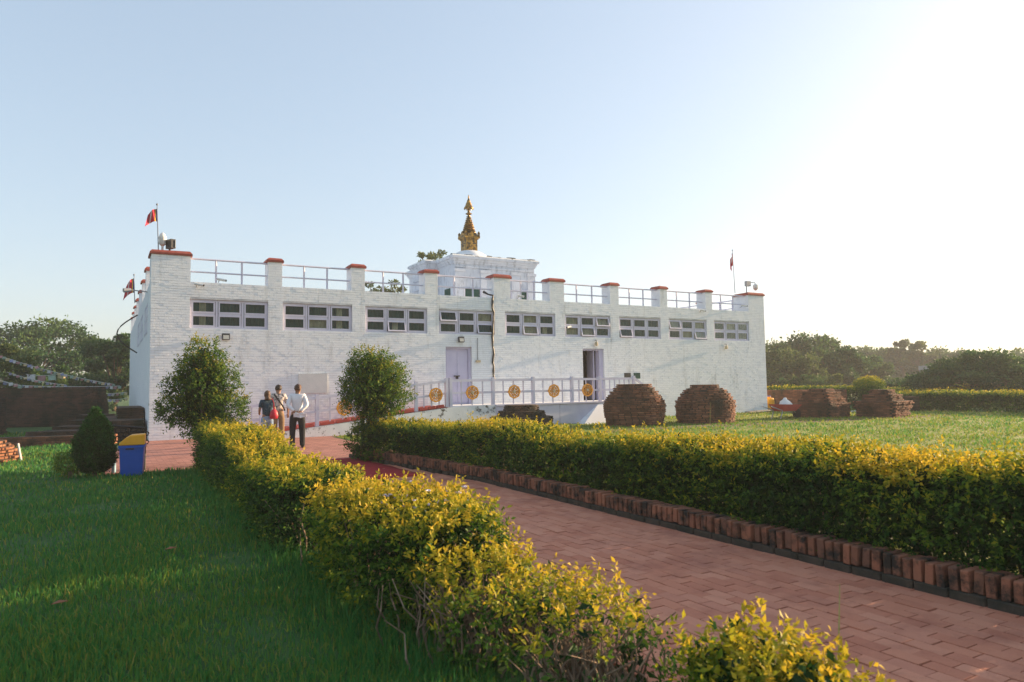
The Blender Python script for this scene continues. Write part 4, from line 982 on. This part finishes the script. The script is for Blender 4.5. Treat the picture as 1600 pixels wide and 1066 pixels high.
# taller weeds at the hedge foot and through the hedge
n = 9000; yy = rng.uniform(-24.5, -10, n); xx = .42+rng.normal(size=n)*.16
blades('weeds', xx, yy, rng.uniform(.06, .19, n), np.full(n, .007), .3+rng.normal(size=n)*.12, 'longer grass and weeds along the foot of the left hedge')
for i, (x, y, h_, ln_) in enumerate(((2.05, -22.9, .62, .05), (17.1, -7.2, .9, .06), (19.3, -7.3, .65, -.12))):
    gs = MB().tube([(x, y, 0), (x+ln_*.4, y, h_*.5), (x+ln_, y, h_)], [.006*(1+i*.8), .005*(1+i*.8), .002], 4).build('grass_stalk', plain('dry_stalk', (.42, .40, .12), .8))
    one(gs, ('tall dry grass stalk rising from the path edge', 'tall pale grass stalk before the right large mound', 'leaning pale grass stalk on the lawn before the large mounds')[i], 'grass')
for i, (x, y) in enumerate(((-1.45, -18.9), (-.6, -17.4))):
    lf = MB().add([(x, y, .07), (x+.05, y+.03, .085), (x+.11, y+.01, .075), (x+.05, y-.035, .08), (x, y, .074), (x+.05, y+.03, .089), (x+.11, y+.01, .079), (x+.05, y-.035, .084)], [(0, 1, 2, 3), (7, 6, 5, 4), (0, 4, 5, 1), (1, 5, 6, 2), (2, 6, 7, 3), (3, 7, 4, 0)]).build('fallen_leaf', plain('brown_leaf', (.24, .09, .035), .8))
    one(lf, ('nearer', 'farther')[i] + ' brown fallen leaf lying on the shaded lawn', 'leaf', 'fallen leaves on the lawn')

# ------------------------------------------------------------------ trees
def tree(name, lab, base, h, spread, clumps, per, lsize, seed, mat='treeleaf', grp='trees left of the temple', trunk_frac=.35, flat=.55, dome=True, tb=.42):
    r = np.random.default_rng(seed); t = thing(name, lab, 'tree', (*base, 0), grp); bx_, by_ = base
    zt = h*trunk_frac; mb = MB(); tr_ = max(.08, h*.028)
    mb.tube([(bx_, by_, 0), (bx_+r.normal()*.2, by_+r.normal()*.2, zt*.6), (bx_, by_, zt)], [tr_*1.2, tr_*.9, tr_*.8], 8)
    P = []; D = []; T = []
    for i in range(clumps):
        a = r.uniform(0, 6.283); u = r.uniform(0, 1)**.55; rho = spread*u
        zc = zt + (h-zt)*((1-u*u*.75)*r.uniform(.55, 1.0) if dome else r.uniform(.05, 1))*.93
        if not dome: rho *= (1.0-.5*abs((zc-zt)/(h-zt)-.4))
        c = np.array([bx_+rho*math.cos(a), by_+rho*math.sin(a), zc]); cr_ = spread*r.uniform(.10, .22)
        v = unit(r.normal(size=(per, 3))); rad = cr_*r.uniform(.25, 1, (per, 1))**.6*(1+.25*r.normal(size=(per, 1)))
        p = c+v*rad*np.array([1.15, 1.15, flat]); P.append(p); D.append(v+r.normal(size=(per, 3))*.7)
        T.append(tb+.18*v[:, 2]+r.normal()*.10+r.normal(size=per)*.10)
        if i % 2 == 0:
            s0 = Vector((bx_, by_, zt*r.uniform(.75, 1))); e = Vector(c); mid = s0.lerp(e, .5)+Vector((0, 0, (h-zt)*.06))
            mb.tube([s0, mid, e], [tr_*.5, tr_*.26, tr_*.07], 5)
    P, D, T = np.concatenate(P), np.concatenate(D), np.concatenate(T)
    P[:, 2] = np.maximum(P[:, 2], .15)
    leaves('crown', P, D, lsize*r.uniform(.6, 1.3, len(P)), T, mat, t, aspect=.6, updir=.3)
    mb.build('trunk', 'bark', t)
    return t
tree('spreading_tree', 'wide flat topped tree filling the sky at the far left', (-6.7, 46.6), 8.3, 7.4, 95, 210, .27, 51, flat=.36, trunk_frac=.2, tb=.46)
tree('broad_tree', 'dark green tree beside the shaded left wall of the temple', (-.7, 37), 6.1, 2.4, 60, 170, .23, 52, dome=False, trunk_frac=.12, tb=.50)
tree('leafy_tree', 'yellowish green tree low at the left picture edge', (-6.9, 22.6), 4.4, 2.3, 50, 180, .18, 53, 'treeleaf_olive', dome=False, trunk_frac=.1, tb=.58)
tree('leafy_tree', 'low bushy tree behind the dark ruin wall', (-5.4, 30.6), 3.3, 2.6, 44, 180, .2, 54, dome=False, trunk_frac=.08, tb=.5)
tree('leafy_tree', 'low green tree between the ruin wall and the temple', (-2.9, 34.7), 2.9, 2.6, 44, 170, .2, 55, dome=False, trunk_frac=.08, tb=.46)
tree('courtyard_tree', 'tree top showing through the parapet railing left of the upper shrine', (19.5, 33.2), 10.9, 2.3, 40, 80, .24, 56, 'treeleaf_olive', 'trees behind the temple', dome=False, trunk_frac=.55, tb=.62)
tree('courtyard_tree', 'small tree crown rising just behind the left eaves of the shrine', (20.7, 25.3), 12.2, 1.3, 26, 90, .18, 57, 'treeleaf_olive', 'trees behind the temple', dome=False, trunk_frac=.78, tb=.62)
GR = 'trees beyond the right lawn'
RT = [('tall_tree', 'tallest dark tree right beside the temple end', (66, 27), 7.2, 6.2, 90, 190, .34, 'treeleaf', True, .2, .44),
      ('tall_tree', 'tall tree crown partly hidden by the temple corner', (60.2, 26.2), 5.9, 3.2, 60, 150, .32, 'treeleaf_olive', True, .2, .48),
      ('bushy_tree', 'broad olive tree under the tallest one', (54.8, 20.2), 4.4, 3.4, 60, 180, .28, 'treeleaf_olive', False, .08, .46),
      ('bushy_tree', 'dark rounded tree right of the tallest one', (64, 21.3), 4.8, 3.1, 60, 170, .30, 'treeleaf', False, .08, .44),
      ('bushy_tree', 'rounded mid green tree standing alone before the hazy wood', (73.8, 24.7), 4.0, 3.0, 55, 170, .32, 'treeleaf', False, .08, .46),
      ('airy_tree', 'flat topped airy tree left of the two thin ones', (116, 51.4), 7.4, 6.4, 60, 130, .48, 'treeleaf', True, .3, .46),
      ('thin_tree', 'left one of two thin tall trees over the hazy wood', (114.3, 44.9), 8.0, 2.0, 36, 110, .4, 'treeleaf_olive', False, .4, .5),
      ('thin_tree', 'right one of two thin tall trees over the hazy wood', (113.7, 42), 7.6, 2.6, 36, 110, .4, 'treeleaf_olive', False, .35, .5),
      ('airy_tree', 'wide pale tree behind the umbrella shaped one', (122, 41), 6.6, 7, 60, 130, .5, 'treeleaf', True, .25, .5),
      ('airy_tree', 'far pale tree right behind the umbrella shaped one', (125.7, 34), 5.6, 8, 55, 130, .5, 'treeleaf', True, .2, .5),
      ('umbrella_tree', 'dark umbrella shaped tree with low spreading crown at the right', (48.4, -.4), 3.4, 3.9, 120, 200, .17, 'treeleaf', True, .22, .36),
      ('umbrella_tree', 'umbrella shaped tree cut off by the right picture edge', (52.6, -2.9), 3.3, 3.8, 90, 180, .18, 'treeleaf', True, .22, .38)]
for i, (nm, lab, b, h, spd, cl, per, ls, mt, dm, tf, tb) in enumerate(RT): tree(nm, lab, b, h, spd, cl, per, ls, 60+i, mt, GR, tf, .5 if dm else .7, dm, tb)
SH = [((47.2, 13.7), 1.8, .95, 'left'), ((48.2, 12.4), 1.95, 1.4, 'middle'), ((50.8, 12.3), 2.0, 1.2, 'right')]
for i, (b, h, s_, w) in enumerate(SH): tree('rounded_shrub', w + ' one of three rounded shrubs over the low brown wall', b, h, s_, 26, 130, .15, 80+i, 'treeleaf_olive' if i == 2 else 'treeleaf', 'rounded shrubs beyond the lawn', .1, .8, False, .5)
tree('rounded_shrub', 'dark rounded shrub left of the umbrella shaped tree', (49.3, 3.4), 1.95, .85, 26, 130, .14, 84, 'treeleaf', 'rounded shrubs beyond the lawn', .1, .8, False, .42)
tree('rounded_shrub', 'wide low shrub under the hazy wood', (51.6, 7.4), 1.5, 1.5, 26, 130, .16, 85, 'treeleaf', 'rounded shrubs beyond the lawn', .1, .7, False, .40)
# far wood reading as one mass
r = np.random.default_rng(90); P = []; D = []; T = []
for i in range(420):
    a = r.uniform(R(40), R(110)) if i > 60 else r.uniform(R(-30), R(30)); q = r.uniform(150, 210); c = np.array([CAM.x+q*math.sin(a), CAM.y+q*math.cos(a), 0]); hh = r.uniform(3, 6.2)
    v = unit(r.normal(size=(120, 3))); P.append(c+[0, 0, hh*.5]+v*np.array([4.5, 4.5, hh*.5])*r.uniform(.6, 1.05, (120, 1))); D.append(v+r.normal(size=(120, 3))*.5); T.append(.4+.2*v[:, 2]+r.normal()*.1+r.normal(size=120)*.06)
P = np.concatenate(P); P[:, 2] = np.maximum(P[:, 2], .1)
w = leaves('far_wood', P, np.concatenate(D), np.full(len(P), 1.15), np.concatenate(T), 'treeleaf', None, aspect=.8, updir=.2, kind='stuff'); tag(w, 'distant hazy wood along the horizon', 'wood')
lp = thing('sign_post', 'thin post with a small lamp board far out beyond the hedges', 'post', (60, 10.1, 0))
MB().tube([(59.4, 10.0, 0), (59.4, 10.0, 2.5)], .05, 6).build('post', 'grey', lp); MB().box((59.6, 9.6, 2.45), (.5, 1.0, .35)).build('board', 'grey', lp)

# ------------------------------------------------------------------ bin, bench, bottle
bn = thing('litter_bin', 'blue plastic litter bin with a sloping yellow lid on the lawn edge', 'bin', (-.70, -9.86, 0))
def quadbox(lo, hi): return MB().add(list(lo)+list(hi), [(3, 2, 1, 0), (4, 5, 6, 7), (0, 1, 5, 4), (1, 2, 6, 5), (2, 3, 7, 6), (3, 0, 4, 7)])
cx, cy_, rz = -.70, -9.86, R(-6)
def rot(x, y, z): x *= .92; return (cx+x*math.cos(rz)-y*math.sin(rz), cy_+x*math.sin(rz)+y*math.cos(rz), z*1.13)
body = quadbox([rot(x*.20, y*.17, .02) for x, y in ((-1, -1), (1, -1), (1, 1), (-1, 1))], [rot(x*.225, y*.195, .50) for x, y in ((-1, -1), (1, -1), (1, 1), (-1, 1))]).build('body', 'bluep', bn)
bv = body.modifiers.new('bevel', 'BEVEL'); bv.width = .018; bv.segments = 2
quadbox([rot(x*.240, y*.21, .485) for x, y in ((-1, -1), (1, -1), (1, 1), (-1, 1))], [rot(x*.240, y*.21, .525) for x, y in ((-1, -1), (1, -1), (1, 1), (-1, 1))]).build('rim', 'bluep', bn)
prof = [(-.235, .527), (-.225, .57), (-.10, .66), (-.02, .695), (.235, .705), (.235, .527)]
lid = MB().add([rot(x, -.2, z) for x, z in prof]+[rot(x, .2, z) for x, z in prof], [tuple(range(6)), tuple(range(11, 5, -1))]+[(i, 6+i, 6+(i+1) % 6, (i+1) % 6) for i in range(6)]).build('lid', 'yellowp', bn)
bv = lid.modifiers.new('bevel', 'BEVEL'); bv.width = .02; bv.segments = 2
MB().box(rot(-.03, -.2, .47), (.14, .02, .025), rz).build('handle', 'black', bn)
be = thing('bench', 'black cast iron lattice bench between the conifer and the blue bin', 'bench', (-1.05, -8.7, 0))
for x in (-1.6, -.45):
    MB().tube([(x, -8.95, 0), (x, -8.9, .42), (x, -8.98, .86)], .022, 6).build('back_leg', 'black', be)
    MB().tube([(x, -8.45, 0), (x, -8.48, .42), (x, -8.55, .62), (x, -8.92, .62)], .022, 6).build('front_leg', 'black', be)
for i in range(6): MB().span((-1.6, -8.88+i*.072, .42), (-.45, -8.825+i*.072, .445)).build('seat_slat', 'black', be)
mb = MB()
for r_ in range(5):
    for q in range(13):
        c0_ = Vector((-1.56+q*.09+(r_ % 2)*.045, -8.92-.012*r_, .49+r_*.085)); P = [c0_+Vector((.05*math.cos(t), 0, .05*math.sin(t)*(1.1 if q % 2 else .9))) for t in [k_*math.pi/4 for k_ in range(9)]]
        mb.tube(P, .011, 4, cap=False)
mb.build('lattice_back', 'black', be); MB().tube([(-1.6, -8.98, .86), (-1.02, -8.99, .93), (-.45, -8.98, .86)], .024, 6).build('top_rail', 'black', be)
wb_ = thing('water_bottle', 'pale blue plastic bottle standing on the paving by the bench', 'bottle', (-1.0, -9.15, 0))
MB().lathe([(.035, .01), (.04, .03), (.04, .17), (.038, .19), (.04, .21), (.016, .26), (.016, .28)], (-1.0, -9.15, 0), 12).build('body', plain('pale_blue_plastic', (.35, .55, .68), .2), wb_, smooth=True); MB().lathe([(.019, .281), (.019, .30)], (-1.0, -9.15, 0), 10).build('cap', 'whitep', wb_)

# ------------------------------------------------------------------ prayer flags
PF = [(.04, .10, .42), (.72, .72, .70), (.50, .05, .05), (.06, .28, .12), (.70, .48, .06)]
for i, c in enumerate(PF): M['pf%d' % i] = plain('prayer_flag_%d' % i, tuple(x*.5+.26 for x in c), .9)
FQ = {}
def flag_mesh(i):
    if i not in FQ:
        me = bpy.data.meshes.new('flag_shape'); w, h = .17, .14; v = []
        for x in range(4):
            for z in range(3): v.append((x*w/3, .03*math.sin(x*1.7+z), -z*h/2))
        me.from_pydata(v, [], [(x*3+z, x*3+z+3, x*3+z+4, x*3+z+1) for x in range(3) for z in range(2)]); me.materials.append(M['pf%d' % i]); FQ[i] = me
    return FQ[i]
def flag_string(lab, a, b, sag, step=.19, sc=1.0):
    a, b = Vector(a), Vector(b); t = thing('prayer_flag_string', lab, 'prayer flags', tuple(a), 'strings of prayer flags at the left')
    f = lambda u: a.lerp(b, u)-Vector((0, 0, sag*4*u*(1-u)))
    MB().tube([f(u/12) for u in range(13)], .012, 4).build('cord', 'whitep', t)
    n = int((b-a).length/(step*sc)); rz_ = math.atan2(b.y-a.y, b.x-a.x)
    for i in range(n):
        p = f((i+.5)/n); o = bpy.data.objects.new('flag_piece', flag_mesh(i % 5)); C.objects.link(o); o.parent = t
        o.location = p-a; o.rotation_euler = (rnd.gauss(0, .25), rnd.gauss(0, .1), rz_+rnd.gauss(0, .35)); o.scale = (sc, sc, sc*rnd.uniform(.8, 1.1))
flag_string('longest prayer flag string sloping from the left edge to the temple side', (-7.8, 12.2, 4.3), (-.9, 19.5, 1.95), .28)
flag_string('short prayer flag string sloping down at the left picture edge', (-7.2, 14.0, 2.9), (-4.6, 13.6, 1.9), .08)
flag_string('prayer flag string hanging level just above the dark ruin wall', (-5.2, 19.0, 1.95), (-.6, 19.6, 1.85), .06)
flag_string('middle prayer flag string dropping towards the ruin wall', (-6.0, 22.0, 2.7), (-3.2, 21.0, 1.95), .1)
flag_string('cluster string of larger white flags under the spreading tree', (-6.2, 26, 2.9), (-3.6, 26.4, 2.75), .25, .19, 2.4)
for i, z in enumerate((1.45, 1.1)):
    flag_string(('upper', 'lower')[i]+' small prayer flag string in the gap beside the temple', (-1.25, 20, z), (-.25, 20.4, z+.05), .03)

# ------------------------------------------------------------------ visitors
def skin(name, chains, mat, parent, root, sub=2):
    """chains: lists of (x, y, z, radius); equal points weld, so limbs grow from one continuous body"""
    vs_, es, rs = [], [], []; idx = {}; o0 = origin(parent)
    for ch in chains:
        prev = None
        for x, y, z, r in ch:
            k_ = (round(x, 4), round(y, 4), round(z, 4))
            if k_ not in idx: idx[k_] = len(vs_); vs_.append((x-o0.x, y-o0.y, z-o0.z)); rs.append(r)
            if prev is not None and prev != idx[k_]: es.append((prev, idx[k_]))
            prev = idx[k_]
    me = bpy.data.meshes.new(name); me.from_pydata(vs_, es, []); me.update()
    o = link(name, me, mat, parent)
    m = o.modifiers.new('skin', 'SKIN'); m.use_smooth_shade = True
    for i, sv in enumerate(me.skin_vertices[0].data):
        r = rs[i]; sv.radius = r if isinstance(r, tuple) else (r, r); sv.use_root = (i == root)
    ms = o.modifiers.new('sub', 'SUBSURF'); ms.levels = sub; ms.render_levels = sub
    return o
def person(lab, loc, ht, heading, cloth, arms, head_turn=0.0, tilt=0.0, hair='hair', long_hair=False, bulk=1.0, leg_gap=.09, sleeve=.55, shorts=False):
    t = thing('person', lab, 'person', (*loc, 0), 'visitors before the temple')
    S = ht/1.72; ch_, sh_ = math.cos(heading), math.sin(heading)
    def W(x, y, z, r=None):
        p = (loc[0]+S*(x*ch_-y*sh_), loc[1]+S*(x*sh_+y*ch_), S*z)
        return p if r is None else (*p, (r[0]*S, r[1]*S) if isinstance(r, tuple) else r*S)
    pel, spi, che, nek = W(0, 0, .93, .12), W(0, -.01, 1.10, .115), W(0, -.01, 1.32, .13), W(0, 0, 1.47, .055)
    hx, hy = math.sin(-head_turn)*.02, math.cos(head_turn)*.02
    hd1, hd2, hd3 = W(hx, hy, 1.545, .068), W(hx*1.2, hy*1.2-tilt*.03, 1.615, .092), W(hx, hy-tilt*.06, 1.685, .062)
    body = [[pel, spi, che, nek, hd1, hd2, hd3]]
    fx_, fy_ = math.sin(-head_turn), math.cos(head_turn)
    body.append([hd2, W(hx+fx_*.088, hy+fy_*.088-tilt*.02, 1.60+tilt*.03, .03), W(hx+fx_*.112, hy+fy_*.112-tilt*.02, 1.595+tilt*.04, .013)])     # face and nose
    for s_ in (-1, 1): body.append([hd2, W(hx+fy_*.092*s_, hy-fx_*.092*s_, 1.605, .022)])                                                     # ears
    legs = []
    for s_ in (-1, 1):
        g = leg_gap*s_; L1 = [pel, W(g, 0, .86, .095*bulk), W(g*1.15, .015, .50, .062*bulk), W(g*1.2, -.01, .10, .04), W(g*1.3, .03, .045, .036), W(g*1.5, .17, .03, .026)]
        body.append(L1); legs.append(L1)
    for s_, A_ in zip((-1, 1), arms):
        sh = W(.165*s_, -.005, 1.42, .062); el, wr = A_[0], A_[1]; pd = Vector(A_[2])-Vector(wr); pd.normalize()
        pl = Vector(wr)+pd*.065
        body.append([che, sh, W(*el, .042), W(*wr, .027), W(*pl, (.034, .018))])
        sd_ = pd.cross(Vector((0, 1, .3))); sd_ = sd_.normalized() if sd_.length > .1 else Vector((1, 0, 0))
        for q, ln_ in zip((-1.5, -.5, .5, 1.5), (.062, .075, .072, .055)):
            b0 = pl+sd_*q*.016+pd*.02; b1 = b0+pd*ln_*.55+Vector((0, .006, 0)); b2 = b1+pd*ln_*.45+Vector((0, .014, 0))
            body.append([W(*pl, (.034, .018)), W(*b0, .0088), W(*b1, .0082), W(*b2, .007)])
        th = Vector(wr)+pd*.025; body.append([W(*pl, (.034, .018)), W(*(th-sd_*.035*s_+pd*.02), .010), W(*(th-sd_*.05*s_+pd*.05), .008)])
    skin('body', body, 'skin', t, 0)
    # clothes follow the body
    k = 1.0
    sk_ = [[W(0, 0, .93, .142*bulk), W(0, -.01, 1.08, .138*bulk), W(0, -.01, 1.25, .150*bulk), W(0, -.01, 1.38, .125), W(0, 0, 1.455, .068)]]
    for s_, A_ in zip((-1, 1), arms):
        sh = (.165*s_, -.005, 1.42); e = Vector(A_[0]); w_ = Vector(A_[1])
        c1 = [W(0, -.01, 1.38, .125), W(*sh, .080)]
        if sleeve >= 1: c1 += [W(*e, .060), W(*(e.lerp(w_, .9)), .045)]
        else: c1 += [W(*(Vector(sh).lerp(e, sleeve)), .066), W(*(Vector(sh).lerp(e, sleeve+.2)), .064)]
        sk_.append(c1)
    skin('shirt', sk_, cloth[0], t, 0)
    tr_ = [[W(0, 0, 1.0, .128*bulk), W(0, 0, .92, .140*bulk)]]
    for s_ in (-1, 1):
        g = leg_gap*s_; c1 = [W(0, 0, .92, .140*bulk), W(g, 0, .82, .108*bulk), W(g*1.15, .015, .50, .084*bulk)]
        c1 += [] if shorts else [W(g*1.2, -.01, .12, .070*bulk), W(g*1.2, -.01, .05, .070*bulk)]
        tr_.append(c1)
    skin('trousers', tr_, cloth[1], t, 0)
    for s_ in (-1, 1):
        g = leg_gap*s_; skin('shoe', [[W(g*1.2, -.05, .045, .042), W(g*1.3, .05, .045, .044), W(g*1.5, .17, .035, .032)]], 'black_cloth', t, 0)
    # hair: cap of the skull, open at the face
    bm = bmesh.new(); bmesh.ops.create_uvsphere(bm, u_segments=20, v_segments=14, radius=1); kill = []
    for v in bm.verts:
        f = v.co.x*fx_+v.co.y*fy_
        if (f > .35 and v.co.z < .45) or v.co.z < (-.9 if long_hair else -.55) or (f > -.05 and v.co.z < -.1): kill.append(v)
        v.co *= 1+.05*math.sin(v.co.x*11+v.co.z*9)
    bmesh.ops.delete(bm, geom=kill, context='VERTS')
    c = Vector(W(hx, hy-.012-tilt*.04, 1.632)); o0 = origin(t)
    for v in bm.verts: v.co = Vector((v.co.x*.099*S, v.co.y*.108*S, v.co.z*(.115 if not long_hair else .14)*S)) + c - o0
    me = bpy.data.meshes.new('hair'); bm.to_mesh(me); bm.free(); h = link('hair', me, hair, t, True)
    sm_ = h.modifiers.new('thick', 'SOLIDIFY'); sm_.thickness = .014
    for s_ in (-1, 1):
        e = W(hx+fx_*.085+fy_*.032*s_, hy+fy_*.085-fx_*.032*s_, 1.625+tilt*.02)
        MB().lathe([(.002, -.008), (.009, -.004), (.009, .004), (.002, .008)], e, 6).build('eye', 'black', t)
    return t, W
# man in white, hands clasped behind his back, looking up at the wall
tA, WA = person('man in white shirt and black trousers with hands clasped behind his back', (3.32, -5.75), 1.70, R(-14), ('shirt', 'black_cloth'),
       (((-.255, -.13, 1.17), (-.06, -.20, .99), (.03, -.215, .965)), ((.255, -.13, 1.17), (.06, -.20, .985), (-.02, -.225, .96))), head_turn=R(-38), tilt=.9, hair='hair_brown', sleeve=1, bulk=1.06, leg_gap=.11)
pp_ = MB()
for i in range(7):
    p = WA(-.02+.03*i, -.235-.006*i, .905+.012*math.sin(i*2)); pp_.box(p, (.15, .012, .11), R(-14)+.2*math.sin(i*3), rx=.3*math.cos(i*2), ry=.25*math.sin(i))
one(pp_.build('papers', 'shirt'), 'crumpled white papers held behind the back of the man in white', 'papers')
tB, WB = person('woman in navy floral top and light jeans with a red shoulder bag', (2.72, -4.75), 1.52, R(4), ('navy_print', 'jeans'),
       (((-.235, -.01, 1.16), (-.20, .16, 1.02), (-.16, .24, 1.02)), ((.235, -.01, 1.16), (.20, .16, 1.04), (.15, .24, 1.05))), head_turn=R(-12), tilt=.4, hair='hair_brown', long_hair=True, bulk=1.12)
MB().lathe([(.085, .0), (.095, .03), (.035, .10), (.03, .13)], WB(0, -.105, 1.47), 8).build('hair_bun', 'hair_brown', tB, smooth=True)
rb = thing('shoulder_bag', 'bright red bag slung at the right hip of the woman in navy', 'bag', WB(.14, -.2, .95))
b0 = WB(.16, -.19, 1.03); bgm = MB().lathe([(.06, -.14), (.105, -.125), (.12, -.04), (.095, .05), (.055, .11), (.03, .13)], b0, 14, jit=.04)
bgm.v = [(x, b0[1]+(y-b0[1])*.55, z) for x, y, z in bgm.v]; bgm.build('pouch', 'redbag', rb, smooth=True)
MB().tube([WB(.16, -.17, 1.17), WB(.17, -.14, 1.38), WB(.15, -.02, 1.50), WB(.15, .10, 1.40)], .014, 5).build('strap', 'redbag', rb)
tC, WC = person('man in grey floral shirt and tan trousers standing behind the woman', (3.18, -3.95), 1.70, R(-4), ('flower_print', 'tan_cloth'),
       (((-.25, .03, 1.15), (-.23, .12, .92), (-.22, .14, .84)), ((.265, -.02, 1.14), (.29, .05, .90), (.29, .07, .82))), head_turn=R(-15), tilt=.2, hair='hair')
MB().tube([WC(-.13, -.10, 1.47), WC(0, -.165, 1.27), WC(.13, -.165, 1.08), WC(.175, -.06, .98)], [.022]*4, 5).build('bag_strap', 'black_cloth', tC)

# ------------------------------------------------------------------ evening haze
hzm = bpy.data.materials.new('evening_haze'); hzm.use_nodes = True; n_ = hzm.node_tree.nodes; n_.remove(n_['Principled BSDF'])
pv = n_.new('ShaderNodeVolumePrincipled'); pv.inputs['Color'].default_value = (.95, .95, .93, 1); pv.inputs['Density'].default_value = .0011; pv.inputs['Anisotropy'].default_value = .1
hzm.node_tree.links.new(pv.outputs[0], n_['Material Output'].inputs['Volume'])
M['haze'] = hzm
hb = MB().span((-120, -60, -1), (260, 240, 14)).build('haze', 'haze'); tag(hb, 'thin pale evening haze over the lawns and far trees', 'haze', kind='stuff')
